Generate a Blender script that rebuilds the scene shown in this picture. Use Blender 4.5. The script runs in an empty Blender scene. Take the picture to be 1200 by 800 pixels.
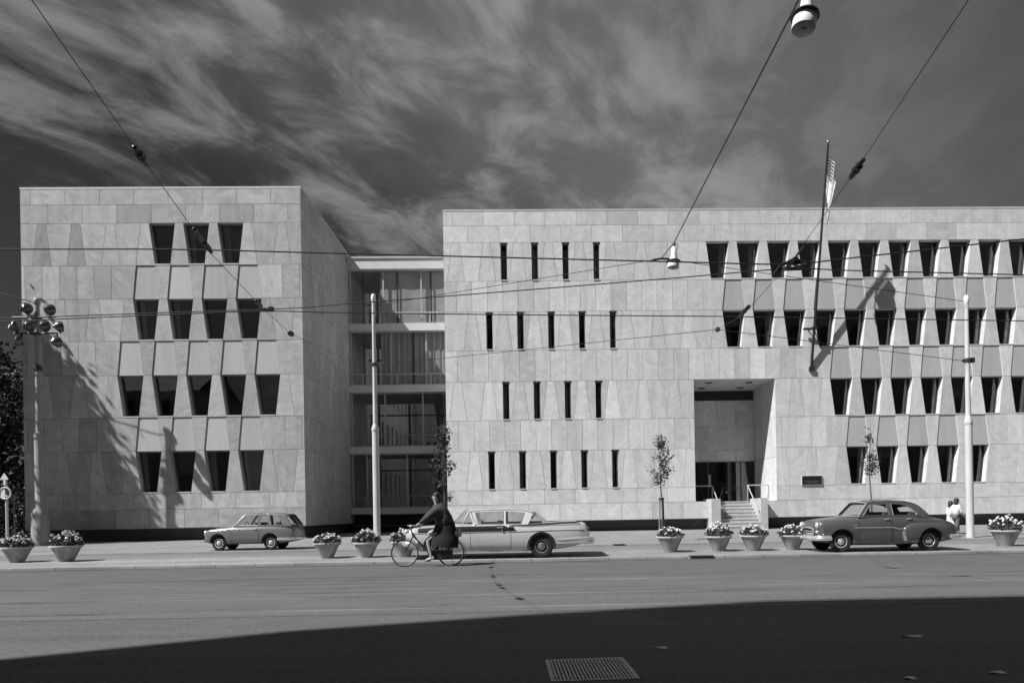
import bpy, bmesh, math, random
from mathutils import Vector, Matrix, Euler
from mathutils.geometry import tessellate_polygon
R = math.radians
rnd = random.Random(7)
scene = bpy.context.scene
col = scene.collection

# ---------------------------------------------------------------- surveying
# camera constants recovered from the photograph; at() gives the point of a sight line at depth Y,
# ground-plane sight lines were worked out the same way
F, CX, CY, PSI, RHO, EYE = 740.0, 638.6, 601.5, .02284, .01651, 1.35
def at(px, py, Y):
    u = px - CX; v = CY - py
    u0 = u*math.cos(RHO) + v*math.sin(RHO); v0 = -u*math.sin(RHO) + v*math.cos(RHO)
    xc, yc = u0/F, v0/F
    x = xc*math.cos(PSI) + math.sin(PSI); y = math.cos(PSI) - xc*math.sin(PSI)
    t = Y/y
    return Vector((x*t, Y, EYE + yc*t))
def floor_z(Y):
    if Y < 17.8: return 0.0
    if Y < 23.0: return .07 + (Y-17.8)*.0155
    return .18 + (Y-23.0)*.0145

# ---------------------------------------------------------------- materials
MATS = {}
def gray(name, v, rough=.6, metal=0., noise=None, amt=.25, spec=.5, coat=0., bump=0., stretch=(1,1,1), detail=6):
    if name in MATS: return MATS[name]
    m = bpy.data.materials.new(name); m.use_nodes = True
    nt = m.node_tree; b = nt.nodes['Principled BSDF']
    b.inputs['Base Color'].default_value = (v, v, v, 1)
    b.inputs['Roughness'].default_value = rough; b.inputs['Metallic'].default_value = metal
    b.inputs['Specular IOR Level'].default_value = spec; b.inputs['Coat Weight'].default_value = coat
    b.inputs['Coat Roughness'].default_value = .08
    if noise:
        tc = nt.nodes.new('ShaderNodeTexCoord'); mp = nt.nodes.new('ShaderNodeMapping')
        mp.inputs['Scale'].default_value = stretch
        n = nt.nodes.new('ShaderNodeTexNoise'); n.inputs['Scale'].default_value = noise; n.inputs['Detail'].default_value = detail
        mr = nt.nodes.new('ShaderNodeMapRange'); mr.inputs['From Min'].default_value = .3; mr.inputs['From Max'].default_value = .7
        mr.inputs['To Min'].default_value = v*(1-amt); mr.inputs['To Max'].default_value = v*(1+amt)
        nt.links.new(tc.outputs['Object'], mp.inputs[0]); nt.links.new(mp.outputs[0], n.inputs['Vector'])
        nt.links.new(n.outputs['Fac'], mr.inputs['Value']); nt.links.new(mr.outputs[0], b.inputs['Base Color'])
        if bump:
            bp = nt.nodes.new('ShaderNodeBump'); bp.inputs['Strength'].default_value = bump; bp.inputs['Distance'].default_value = .01
            nt.links.new(n.outputs['Fac'], bp.inputs['Height']); nt.links.new(bp.outputs[0], b.inputs['Normal'])
    MATS[name] = m
    return m

def N(nt, typ, **kw):
    n = nt.nodes.new(typ)
    for k, v in kw.items(): setattr(n, k, v)
    return n
def MATH(nt, op, a, b=None, c=None):
    n = N(nt, 'ShaderNodeMath', operation=op)
    for i, x in enumerate((a, b, c)):
        if x is None: continue
        if isinstance(x, (int, float)): n.inputs[i].default_value = x
        else: nt.links.new(x, n.inputs[i])
    return n.outputs[0]

def stone_material(name, base, vein=.22, rough=.55):
    """travertine-like cladding: tone per slab (colour attribute r), its own veining offset (g)"""
    m = bpy.data.materials.new(name); m.use_nodes = True; nt = m.node_tree; b = nt.nodes['Principled BSDF']
    at_ = N(nt, 'ShaderNodeAttribute', attribute_name='tone'); sp = N(nt, 'ShaderNodeSeparateColor')
    nt.links.new(at_.outputs['Color'], sp.inputs[0])
    tc = N(nt, 'ShaderNodeTexCoord'); off = N(nt, 'ShaderNodeCombineXYZ')
    o = MATH(nt, 'MULTIPLY', sp.outputs[1], 60.0)
    nt.links.new(o, off.inputs[0]); nt.links.new(o, off.inputs[1]); nt.links.new(MATH(nt, 'MULTIPLY', sp.outputs[2], 37.0), off.inputs[2])
    va = N(nt, 'ShaderNodeVectorMath', operation='ADD'); nt.links.new(tc.outputs['Object'], va.inputs[0]); nt.links.new(off.outputs[0], va.inputs[1])
    rot = N(nt, 'ShaderNodeVectorRotate', rotation_type='Y_AXIS'); nt.links.new(va.outputs[0], rot.inputs['Vector'])
    nt.links.new(MATH(nt, 'MULTIPLY', sp.outputs[2], 3.1), rot.inputs['Angle'])
    mp = N(nt, 'ShaderNodeMapping'); mp.inputs['Scale'].default_value = (.7, .7, 1.6); nt.links.new(rot.outputs[0], mp.inputs[0])
    n1 = N(nt, 'ShaderNodeTexNoise'); n1.inputs['Scale'].default_value = 1.7; n1.inputs['Detail'].default_value = 8; n1.inputs['Distortion'].default_value = .9; n1.inputs['Roughness'].default_value = .62
    nt.links.new(mp.outputs[0], n1.inputs['Vector'])
    n2 = N(nt, 'ShaderNodeTexNoise'); n2.inputs['Scale'].default_value = 9; n2.inputs['Detail'].default_value = 6; n2.inputs['Roughness'].default_value = .75; nt.links.new(va.outputs[0], n2.inputs['Vector'])
    # soft rain streaks running down the whole wall
    mp3 = N(nt, 'ShaderNodeMapping'); mp3.inputs['Scale'].default_value = (2.6, 2.6, .12); nt.links.new(tc.outputs['Object'], mp3.inputs[0])
    n3 = N(nt, 'ShaderNodeTexNoise'); n3.inputs['Scale'].default_value = 1.; n3.inputs['Detail'].default_value = 5; nt.links.new(mp3.outputs[0], n3.inputs['Vector'])
    v = MATH(nt, 'ADD', MATH(nt, 'MULTIPLY', MATH(nt, 'SUBTRACT', n1.outputs['Fac'], .5), vein*2.2), 1.0)
    v = MATH(nt, 'ADD', v, MATH(nt, 'MULTIPLY', MATH(nt, 'SUBTRACT', n2.outputs['Fac'], .5), .42))
    v = MATH(nt, 'ADD', v, MATH(nt, 'MULTIPLY', MATH(nt, 'SUBTRACT', n3.outputs['Fac'], .5), .36))
    v = MATH(nt, 'MULTIPLY', MATH(nt, 'MULTIPLY', v, sp.outputs[0]), base)
    nt.links.new(v, b.inputs['Base Color']); b.inputs['Roughness'].default_value = rough; b.inputs['Specular IOR Level'].default_value = .3
    return m

def glass_material(name, tint=.6, refl=.09, rough=.0):
    m = bpy.data.materials.new(name); m.use_nodes = True; nt = m.node_tree; nt.nodes.clear()
    out = N(nt, 'ShaderNodeOutputMaterial'); mix = N(nt, 'ShaderNodeMixShader'); tr = N(nt, 'ShaderNodeBsdfTransparent'); gl = N(nt, 'ShaderNodeBsdfGlossy')
    tr.inputs[0].default_value = (tint, tint, tint, 1); gl.inputs['Roughness'].default_value = rough
    fr = N(nt, 'ShaderNodeLayerWeight'); fr.inputs[0].default_value = .5
    tc = N(nt, 'ShaderNodeTexCoord'); nz = N(nt, 'ShaderNodeTexNoise'); nz.inputs['Scale'].default_value = .8
    bp = N(nt, 'ShaderNodeBump'); bp.inputs['Strength'].default_value = .06; bp.inputs['Distance'].default_value = .05
    nt.links.new(tc.outputs['Object'], nz.inputs['Vector']); nt.links.new(nz.outputs['Fac'], bp.inputs['Height']); nt.links.new(bp.outputs[0], gl.inputs['Normal'])
    f = MATH(nt, 'ADD', MATH(nt, 'MULTIPLY', MATH(nt, 'POWER', fr.outputs[1], 5.0), .6), .04+refl)
    nt.links.new(f, mix.inputs[0]); nt.links.new(tr.outputs[0], mix.inputs[1]); nt.links.new(gl.outputs[0], mix.inputs[2]); nt.links.new(mix.outputs[0], out.inputs[0])
    return m

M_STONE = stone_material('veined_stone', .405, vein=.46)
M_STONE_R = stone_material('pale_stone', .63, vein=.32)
M_GRANITE = stone_material('granite_panel', .46, vein=.05)
M_MORTAR = gray('mortar', .24, .9)
M_COPING = gray('coping_metal', .5, .45, noise=2, amt=.08)
M_GLASS = glass_material('window_glass', .62, .055)
M_LINKGLASS = glass_material('link_glass', .9, .02)
M_CARGLASS = glass_material('car_glass', .85, .02)
M_FRAME = gray('window_frame_metal', .22, .45, .3); M_FRAME_D = gray('window_frame_dark', .04, .5)
M_CURTAIN = gray('curtain_cloth', .8, .9)
M_DARKMETAL = gray('dark_metal', .05, .5, .4)
M_BLACK = gray('black_rubber', .018, .75)
M_CONC = gray('pale_concrete', .52, .8, noise=3, amt=.12)
M_POLE = gray('painted_pole', .56, .45, noise=4, amt=.1, stretch=(1,1,.2))
M_POLE_D = gray('weathered_pole', .30, .5, noise=4, amt=.2, stretch=(1,1,.2))
M_CHROME = gray('chrome', .85, .2, .75)
M_STEEL = gray('steel', .5, .35, 1.)
M_WHITE = gray('white_enamel', .8, .3)
M_OPAL = gray('opal_glass', .82, .25)

def brick_material(name, c1, c2, mortar):
    m = bpy.data.materials.new(name); m.use_nodes = True; nt = m.node_tree; b = nt.nodes['Principled BSDF']
    tc = N(nt, 'ShaderNodeTexCoord'); sx = N(nt, 'ShaderNodeSeparateXYZ'); cb = N(nt, 'ShaderNodeCombineXYZ')
    nt.links.new(tc.outputs['Object'], sx.inputs[0])
    nt.links.new(MATH(nt, 'ADD', sx.outputs[0], sx.outputs[1]), cb.inputs[0]); nt.links.new(sx.outputs[2], cb.inputs[1])
    br = N(nt, 'ShaderNodeTexBrick'); br.inputs['Scale'].default_value = 1.
    br.inputs['Brick Width'].default_value = .24; br.inputs['Row Height'].default_value = .085; br.inputs['Mortar Size'].default_value = .008
    br.inputs['Color1'].default_value = (c1,c1,c1,1); br.inputs['Color2'].default_value = (c2,c2,c2,1); br.inputs['Mortar'].default_value = (mortar,mortar,mortar,1)
    nt.links.new(cb.outputs[0], br.inputs['Vector']); nt.links.new(br.outputs[0], b.inputs['Base Color']); b.inputs['Roughness'].default_value = .85
    return m
M_BRICK = brick_material('dark_brick', .05, .09, .11)
M_TOWNBRICK = brick_material('town_brick', .18, .24, .3)

# ---------------------------------------------------------------- mesh builder
class MB:
    def __init__(s): s.v = []; s.f = []; s.t = []; s.mi = []; s.cur = 0
    def add(s, vs, fs, tone=(1, 0, 0)):
        o = len(s.v); s.v += [tuple(v) for v in vs]
        for f in fs: s.f.append([i+o for i in f]); s.t.append(tone); s.mi.append(s.cur)
    def poly(s, pts, tone=(1, 0, 0)): s.add(pts, [list(range(len(pts)))], tone)
    def box(s, c, d, rot=None, tone=(1, 0, 0)):
        x, y, z = d[0]/2, d[1]/2, d[2]/2; c = Vector(c)
        vs = [Vector((a*x, b*y, e*z)) for a in (-1, 1) for b in (-1, 1) for e in (-1, 1)]
        if rot is not None: vs = [rot @ v for v in vs]
        s.add([v+c for v in vs], [[0,1,3,2],[4,6,7,5],[0,4,5,1],[2,3,7,6],[0,2,6,4],[1,5,7,3]], tone)
    def ext(s, lo, hi, tone=(1,0,0)):
        s.box([(a+b)/2 for a, b in zip(lo, hi)], [b-a for a, b in zip(lo, hi)], None, tone)
    def tube(s, pts, r, n=8, cap=True):
        pts = [Vector(p) for p in pts]; k = len(pts)
        rr = r if isinstance(r, (list, tuple)) else [r]*k
        base = len(s.v); up = None
        for i, p in enumerate(pts):
            d = (pts[min(i+1, k-1)] - pts[max(i-1, 0)])
            if d.length < 1e-9: d = Vector((0, 0, 1))
            d.normalize()
            if up is None: up = d.orthogonal().normalized()
            else:
                up = up - d*up.dot(d)
                up = up.normalized() if up.length > 1e-6 else d.orthogonal().normalized()
            w = d.cross(up)
            for j in range(n):
                a = 2*math.pi*j/n; s.v.append(tuple(p + (up*math.cos(a) + w*math.sin(a))*rr[i]))
        for i in range(k-1):
            for j in range(n):
                a = base+i*n+j; b = base+i*n+(j+1) % n
                s.f.append([a, b, b+n, a+n]); s.t.append((1,0,0)); s.mi.append(s.cur)
        if cap:
            s.f.append([base+j for j in range(n)][::-1]); s.t.append((1,0,0)); s.mi.append(s.cur)
            s.f.append([base+(k-1)*n+j for j in range(n)]); s.t.append((1,0,0)); s.mi.append(s.cur)
    def lathe(s, prof, c=(0,0,0), n=24, mat=None):
        base = len(s.v); c = Vector(c)
        for r, z in prof:
            for j in range(n):
                a = 2*math.pi*j/n; p = Vector((r*math.cos(a), r*math.sin(a), z))
                if mat is not None: p = mat @ p
                s.v.append(tuple(p+c))
        for i in range(len(prof)-1):
            for j in range(n):
                a = base+i*n+j; b = base+i*n+(j+1) % n
                s.f.append([a, b, b+n, a+n]); s.t.append((1,0,0)); s.mi.append(s.cur)
        for i, rev in ((0, True), (len(prof)-1, False)):
            f = [base+i*n+j for j in range(n)]; s.f.append(f[::-1] if rev else f); s.t.append((1,0,0)); s.mi.append(s.cur)
    def loft(s, rings, cap=True, closed=True):
        base = len(s.v); n = len(rings[0])
        for r in rings: s.v += [tuple(p) for p in r]
        for i in range(len(rings)-1):
            for j in range(n if closed else n-1):
                a = base+i*n+j; b = base+i*n+(j+1) % n
                s.f.append([a, b, b+n, a+n]); s.t.append((1,0,0)); s.mi.append(s.cur)
        if cap:
            s.f.append([base+j for j in range(n)][::-1]); s.t.append((1,0,0)); s.mi.append(s.cur)
            s.f.append([base+(len(rings)-1)*n+j for j in range(n)]); s.t.append((1,0,0)); s.mi.append(s.cur)
    def mesh(s, name, mats, smooth=None, tones=False, fix=False):
        me = bpy.data.meshes.new(name); me.from_pydata(s.v, [], s.f)
        for m in (mats if isinstance(mats, (list, tuple)) else [mats]): me.materials.append(m)
        me.polygons.foreach_set('material_index', s.mi)
        if tones:
            ca = me.color_attributes.new('tone', 'FLOAT_COLOR', 'CORNER'); k = 0
            for p, t in zip(me.polygons, s.t):
                for _ in p.loop_indices: ca.data[k].color = (t[0], t[1], t[2], 1); k += 1
        if fix:
            bm = bmesh.new(); bm.from_mesh(me); bmesh.ops.remove_doubles(bm, verts=bm.verts, dist=1e-5)
            bmesh.ops.recalc_face_normals(bm, faces=bm.faces); bm.to_mesh(me); bm.free()
        if smooth is not None:
            me.polygons.foreach_set('use_smooth', [True]*len(me.polygons))
            try: me.set_sharp_from_angle(angle=R(smooth))
            except Exception: pass
        me.update(); return me
    def build(s, name, mats, parent=None, smooth=None, tones=False, fix=False):
        o = bpy.data.objects.new(name, s.mesh(name, mats, smooth, tones, fix)); col.objects.link(o)
        if parent is not None: o.parent = parent
        return o
def part(name, me, parent, loc=(0,0,0)):
    o = bpy.data.objects.new(name, me); col.objects.link(o); o.parent = parent; o.location = loc; return o
def tag(o, label=None, cat=None, group=None, kind=None):
    if label: o['label'] = label
    if cat: o['category'] = cat
    if group: o['group'] = group
    if kind: o['kind'] = kind
    return o
def empty(name, loc=(0,0,0), rz=0, label=None, cat=None, group=None):
    o = bpy.data.objects.new(name, None); col.objects.link(o); o.location = loc; o.rotation_euler = (0,0,rz); o.empty_display_size = .2
    return tag(o, label, cat, group)
def copy_tree(o, parent=None):
    c = o.copy(); col.objects.link(c)
    if parent is not None: c.parent = parent
    for ch in list(o.children): copy_tree(ch, c)
    return c
def evaluated(o):
    dg = bpy.context.evaluated_depsgraph_get(); return bpy.data.meshes.new_from_object(o.evaluated_get(dg))
def catmull(pts, n=6):
    pts = [Vector(p) for p in pts]; out = []
    for i in range(len(pts)-1):
        p0, p1, p2, p3 = pts[max(i-1,0)], pts[i], pts[i+1], pts[min(i+2, len(pts)-1)]
        for k in range(n):
            t = k/n
            out.append(.5*((2*p1)+(p2-p0)*t+(2*p0-5*p1+4*p2-p3)*t*t+(3*p1-p0-3*p2+p3)*t*t*t))
    out.append(pts[-1]); return out
def lerp(a, b, t): return a+(b-a)*t
def interp(tab, x):
    if x <= tab[0][0]: return tab[0][1]
    for (a, va), (b, vb) in zip(tab, tab[1:]):
        if x <= b: return lerp(va, vb, (x-a)/(b-a))
    return tab[-1][1]

# ---------------------------------------------------------------- camera
cam = bpy.data.cameras.new('camera'); co = bpy.data.objects.new('camera', cam); col.objects.link(co)
cam.sensor_width = 36; cam.lens = F/1200*36; cam.clip_end = 6000; cam.clip_start = .05
cam.shift_x = (600-CX)/1200; cam.shift_y = (CY-400)/1200
# look along +Y, turned PSI to the right, rolled so that the picture's right side rises
m = Matrix.Rotation(-PSI, 4, 'Z') @ Matrix.Rotation(math.pi/2, 4, 'X') @ Matrix.Rotation(-RHO, 4, 'Z')
co.matrix_world = Matrix.Translation((0, 0, EYE)) @ m
scene.camera = co

# ---------------------------------------------------------------- light
SUN_A, SUN_E = R(62), R(48.8)          # from the facade normal towards the left, and above the horizon
S = bpy.data.lights.new('sun', 'SUN'); S.energy = 4.8; S.angle = R(.53); S.color = (1, 1, 1)
so = bpy.data.objects.new('sun', S); col.objects.link(so)
to_sun = Vector((-math.sin(SUN_A)*math.cos(SUN_E), -math.cos(SUN_A)*math.cos(SUN_E), math.sin(SUN_E)))
so.rotation_euler = to_sun.to_track_quat('Z', 'Y').to_euler(); so.location = to_sun*120

w = bpy.data.worlds.new('World'); scene.world = w; w.use_nodes = True; nt = w.node_tree
bg = nt.nodes['Background']; bg.inputs['Strength'].default_value = .085
sky = N(nt, 'ShaderNodeTexSky', sky_type='NISHITA', sun_disc=False)
sky.sun_elevation = SUN_E; sky.sun_rotation = math.atan2(to_sun.x, to_sun.y); sky.air_density = 1.0; sky.dust_density = .6; sky.ozone_density = 1
sr = N(nt, 'ShaderNodeSeparateColor'); nt.links.new(sky.outputs[0], sr.inputs[0])
base_sky = MATH(nt, 'ADD', MATH(nt, 'MULTIPLY', sr.outputs[0], .15), MATH(nt, 'MULTIPLY', sr.outputs[1], .03))  # red-filtered black and white film
tc = N(nt, 'ShaderNodeTexCoord'); sx = N(nt, 'ShaderNodeSeparateXYZ'); nt.links.new(tc.outputs['Generated'], sx.inputs[0])
zz = MATH(nt, 'ADD', MATH(nt, 'MAXIMUM', sx.outputs[2], 0.0), .03)
px_ = MATH(nt, 'DIVIDE', sx.outputs[0], zz); py_ = MATH(nt, 'DIVIDE', sx.outputs[1], zz)
# cirrus sheet: p runs across the streaks, q along them
p = MATH(nt, 'SUBTRACT', MATH(nt, 'MULTIPLY', px_, .85), MATH(nt, 'MULTIPLY', py_, .527)); q = MATH(nt, 'ADD', MATH(nt, 'MULTIPLY', px_, .527), MATH(nt, 'MULTIPLY', py_, .85))
cb = N(nt, 'ShaderNodeCombineXYZ'); nt.links.new(MATH(nt, 'MULTIPLY', p, 4.0), cb.inputs[0]); nt.links.new(MATH(nt, 'MULTIPLY', q, 2.5), cb.inputs[1]); cb.inputs[2].default_value = 75.0
n1 = N(nt, 'ShaderNodeTexNoise'); n1.inputs['Scale'].default_value = 1.25; n1.inputs['Detail'].default_value = 9; n1.inputs['Roughness'].default_value = .62; n1.inputs['Distortion'].default_value = .42
nt.links.new(cb.outputs[0], n1.inputs['Vector'])
cb2 = N(nt, 'ShaderNodeCombineXYZ'); nt.links.new(MATH(nt, 'MULTIPLY', p, 2.6), cb2.inputs[0]); nt.links.new(MATH(nt, 'MULTIPLY', q, 1.5), cb2.inputs[1]); cb2.inputs[2].default_value = 105.2
n2 = N(nt, 'ShaderNodeTexNoise'); n2.inputs['Scale'].default_value = 1.0; n2.inputs['Detail'].default_value = 4; n2.inputs['Distortion'].default_value = .4
nt.links.new(cb2.outputs[0], n2.inputs['Vector'])
dens = MATH(nt, 'ADD', MATH(nt, 'MULTIPLY', n1.outputs['Fac'], .75), MATH(nt, 'MULTIPLY', n2.outputs['Fac'], .5))
pn = MATH(nt, 'ADD', p, MATH(nt, 'MULTIPLY', MATH(nt, 'SUBTRACT', n1.outputs['Fac'], .5), .9))
edge = N(nt, 'ShaderNodeMapRange', interpolation_type='SMOOTHSTEP'); edge.inputs['From Min'].default_value = -1.98; edge.inputs['From Max'].default_value = -1.62
nt.links.new(pn, edge.inputs['Value'])
edge2 = N(nt, 'ShaderNodeMapRange', interpolation_type='SMOOTHSTEP'); edge2.inputs['From Min'].default_value = .35; edge2.inputs['From Max'].default_value = -.55
nt.links.new(pn, edge2.inputs['Value'])
dm = N(nt, 'ShaderNodeMapRange', interpolation_type='SMOOTHSTEP'); dm.inputs['From Min'].default_value = .52; dm.inputs['From Max'].default_value = .77
nt.links.new(dens, dm.inputs['Value'])
cl = MATH(nt, 'MULTIPLY', MATH(nt, 'MULTIPLY', dm.outputs[0], edge.outputs[0]), MATH(nt, 'ADD', MATH(nt, 'MULTIPLY', edge2.outputs[0], .88), .12))
veil = N(nt, 'ShaderNodeMapRange', interpolation_type='SMOOTHSTEP'); veil.inputs['From Min'].default_value = -1.9; veil.inputs['From Max'].default_value = -.55
veil.inputs['To Min'].default_value = .0; veil.inputs['To Max'].default_value = .38; nt.links.new(pn, veil.inputs['Value'])
cl = MATH(nt, 'ADD', MATH(nt, 'MULTIPLY', cl, .52), MATH(nt, 'MULTIPLY', veil.outputs[0], MATH(nt, 'ADD', MATH(nt, 'MULTIPLY', edge2.outputs[0], .5), .5)))
mixv = MATH(nt, 'ADD', MATH(nt, 'MULTIPLY', base_sky, MATH(nt, 'SUBTRACT', 1.0, cl)), MATH(nt, 'MULTIPLY', cl, 2.75))
cc = N(nt, 'ShaderNodeCombineColor')
for i in range(3): nt.links.new(mixv, cc.inputs[i])
nt.links.new(cc.outputs[0], bg.inputs['Color'])
vs = scene.view_settings; vs.view_transform = 'Standard'; vs.look = 'None'; vs.gamma = 1; vs.use_curve_mapping = False; vs.exposure = .45
# ================================================================ SETTING
def ground_material(name, base, fine=.18, streak=.0, patch=.2, rough=.85, sx=.06, sy=1.6, joints=None):
    m = bpy.data.materials.new(name); m.use_nodes = True; nt = m.node_tree; b = nt.nodes['Principled BSDF']
    tc = N(nt, 'ShaderNodeTexCoord')
    def nz(scale, det, st=(1,1,1), dist=0):
        mp = N(nt, 'ShaderNodeMapping'); mp.inputs['Scale'].default_value = st; nt.links.new(tc.outputs['Object'], mp.inputs[0])
        n = N(nt, 'ShaderNodeTexNoise'); n.inputs['Scale'].default_value = scale; n.inputs['Detail'].default_value = det; n.inputs['Distortion'].default_value = dist
        nt.links.new(mp.outputs[0], n.inputs['Vector']); return MATH(nt, 'SUBTRACT', n.outputs['Fac'], .5)
    v = MATH(nt, 'ADD', MATH(nt, 'ADD', 1.0, MATH(nt, 'MULTIPLY', nz(60, 4), fine*4)), MATH(nt, 'MULTIPLY', nz(22, 6, (.7, 1, 1)), fine*2.6))
    v = MATH(nt, 'ADD', v, MATH(nt, 'MULTIPLY', nz(.7, 6, dist=.4), patch*2))
    if streak: v = MATH(nt, 'ADD', v, MATH(nt, 'MULTIPLY', nz(1., 7, (sx, sy, 1)), streak*2))
    if joints:
        br = N(nt, 'ShaderNodeTexBrick'); br.inputs['Scale'].default_value = 1; br.offset = .5
        br.inputs['Brick Width'].default_value = joints[0]; br.inputs['Row Height'].default_value = joints[1]; br.inputs['Mortar Size'].default_value = joints[2]
        br.inputs['Color1'].default_value = (1,1,1,1); br.inputs['Color2'].default_value = (.86,.86,.86,1); br.inputs['Mortar'].default_value = (.55,.55,.55,1)
        nt.links.new(tc.outputs['Object'], br.inputs['Vector'])
        bw = N(nt, 'ShaderNodeRGBToBW'); nt.links.new(br.outputs[0], bw.inputs[0]); v = MATH(nt, 'MULTIPLY', v, bw.outputs[0])
    st_ = N(nt, 'ShaderNodeMapRange', interpolation_type='SMOOTHSTEP'); st_.inputs['From Min'].default_value = .10; st_.inputs['From Max'].default_value = .22; st_.inputs['To Min'].default_value = 1.; st_.inputs['To Max'].default_value = .80
    nt.links.new(nz(.55, 5, (.7, 1.3, 1), .8), st_.inputs['Value']); v = MATH(nt, 'MULTIPLY', v, st_.outputs[0])
    v = MATH(nt, 'MULTIPLY', v, base); nt.links.new(v, b.inputs['Base Color']); b.inputs['Roughness'].default_value = rough; b.inputs['Specular IOR Level'].default_value = .25
    bp = N(nt, 'ShaderNodeBump'); bp.inputs['Strength'].default_value = .35; bp.inputs['Distance'].default_value = .006
    n = N(nt, 'ShaderNodeTexNoise'); n.inputs['Scale'].default_value = 120; nt.links.new(tc.outputs['Object'], n.inputs['Vector'])
    nt.links.new(n.outputs['Fac'], bp.inputs['Height']); nt.links.new(bp.outputs[0], b.inputs['Normal'])
    return m
M_ASPHALT = ground_material('asphalt', .105, fine=.5, streak=.30, patch=.18, sx=.10, sy=3.2)
M_ASPHALT2 = ground_material('asphalt_track', .115, fine=.5, streak=.38, patch=.16, sx=.10, sy=3.8)
M_PAVE = ground_material('pavement_slabs', .25, fine=.16, streak=.30, sx=.05, sy=1.4, patch=.12, joints=(.6,.4,.012))
M_LANE = ground_material('lane_paving', .20, fine=.14, streak=.45, patch=.12, joints=(.22,.11,.006))
M_STRIP = ground_material('kerb_strip', .27, fine=.18, streak=.42, patch=.16, joints=(.3,.3,.01))
M_KERB = ground_material('kerb_stone', .34, fine=.16, streak=.0, patch=.45, joints=(1.1,5.,.014))
M_GROUND = ground_material('earth', .10, fine=.2, patch=.3)

def sheet(name, x0, x1, ys, mat, zf, nx=1):
    b = MB()
    for (ya, yb) in zip(ys, ys[1:]):
        for i in range(nx):
            xa = lerp(x0, x1, i/nx); xb = lerp(x0, x1, (i+1)/nx)
            b.poly([(xa, ya, zf(ya)), (xb, ya, zf(ya)), (xb, yb, zf(yb)), (xa, yb, zf(yb))])
    return tag(b.build(name, mat), kind='structure')
sheet('ground', -2500, 2500, [-2500, 2500], M_GROUND, lambda y: -.06)
sheet('road', -160, 160, [-1.15, 8.6, 13.35, 17.8], M_ASPHALT, lambda y: 0.0)
sheet('gutter', -160, 160, [17.62, 17.8], ground_material('gutter_dirt', .06, fine=.3, streak=.3, patch=.5), lambda y: 0.004)
sheet('tram_bed', -160, 160, [8.75, 13.2], M_ASPHALT2, lambda y: 0.004)
sheet('parking_strip', -160, 160, [17.96, 20.35], M_STRIP, lambda y: .07+(y-17.8)*.0155)
sheet('service_lane', -160, 160, [20.53, 22.86], M_LANE, lambda y: .062+(y-17.8)*.0155)
sheet('pavement', -160, 160, [23.02, 30.0, 33.9, 120], M_PAVE, lambda y: min(floor_z(y), .5))
b = MB()
for i in range(-30, 31):      # the road kerb and the two flush kerb lines behind it, laid stone by stone
    x0, x1 = i*2.2, i*2.2+2.19
    b.ext((x0, 17.8, -.05), (x1, 17.955, .075+rnd.uniform(-.004,.006)))
for (y0, y1, z) in ((20.36, 20.52, .118), (22.87, 23.01, .184)):
    b.ext((-66, y0, -.05), (68, y1, z))
tag(b.build('kerb', M_KERB), kind='structure')

# tram rails: polished head and dark groove
RAIL_Y = (9.22, 10.66, 11.30, 12.74)
M_RAIL = gray('rail_steel', .24, .4, .4, noise=1., amt=.8, stretch=(.22,1,1)); M_GROOVE = gray('rail_groove', .03, .9)
def rail(y):
    b = MB(); b.ext((-90, y-.045, -.04), (90, y+.03, .009)); b.cur = 1; b.ext((-90, y+.03, -.04), (90, y+.075, .006)); return b
names = ('nearest to the camera', 'second from the camera', 'third from the camera', 'nearest to the kerb')
for y, nm in zip(RAIL_Y, names):
    tag(rail(y).build('tram_rail', [M_RAIL, M_GROOVE]), 'grooved steel tram rail set in the asphalt, '+nm, 'rail', 'tram rails in the road')

# road drain grate in the foreground
g = empty('drain_grate', (.49, 5.46, 0), R(2.5), 'square slotted iron drain grate in the shaded road', 'drain grate')
b = MB(); W2, D2 = .345, .36
for s in (-1, 1):
    b.ext((s*W2-.018, -D2-.018, -.02), (s*W2+.018, D2+.018, .006)); b.ext((-W2+.018, s*D2-.018, -.02), (W2-.018, s*D2+.018, .0055))
M_IRON = gray('cast_iron', .24, .5, .35, noise=12, amt=.3)
b.build('frame', M_IRON, g)
b = MB()
for i in range(21):
    x = -W2+.035+i*(2*W2-.07)/20; b.ext((x-.0085, -D2+.017, -.015), (x+.0085, D2-.017, .0075))
b.build('grating', M_IRON, g)
b = MB(); b.ext((-W2+.018, -D2+.018, .0045), (W2-.018, D2-.018, .0055)); b.build('pit', gray('pit_dark', .012, .9), g)

# gully inlets in the kerbs
def gully(loc, w, lab):
    g = empty('kerb_inlet', loc, 0, lab, 'storm drain')
    b = MB(); b.ext((-w/2, -.012, -.09), (w/2, .0, .035)); b.build('opening', gray('pit_dark', .012, .9), g)
    b = MB(); b.ext((-w/2-.05, -.02, .035), (w/2+.05, .16, .062)); b.build('cover', gray('dark_iron', .05, .6, .2), g)
gully((4.83, 17.79, .03), .58, 'dark drain inlet in the road kerb below the planter left of the stairs')
gully((3.2, 22.86, .14), .34, 'small dark drain inlet in the rear kerb behind the tail of the two-tone car')

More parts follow.
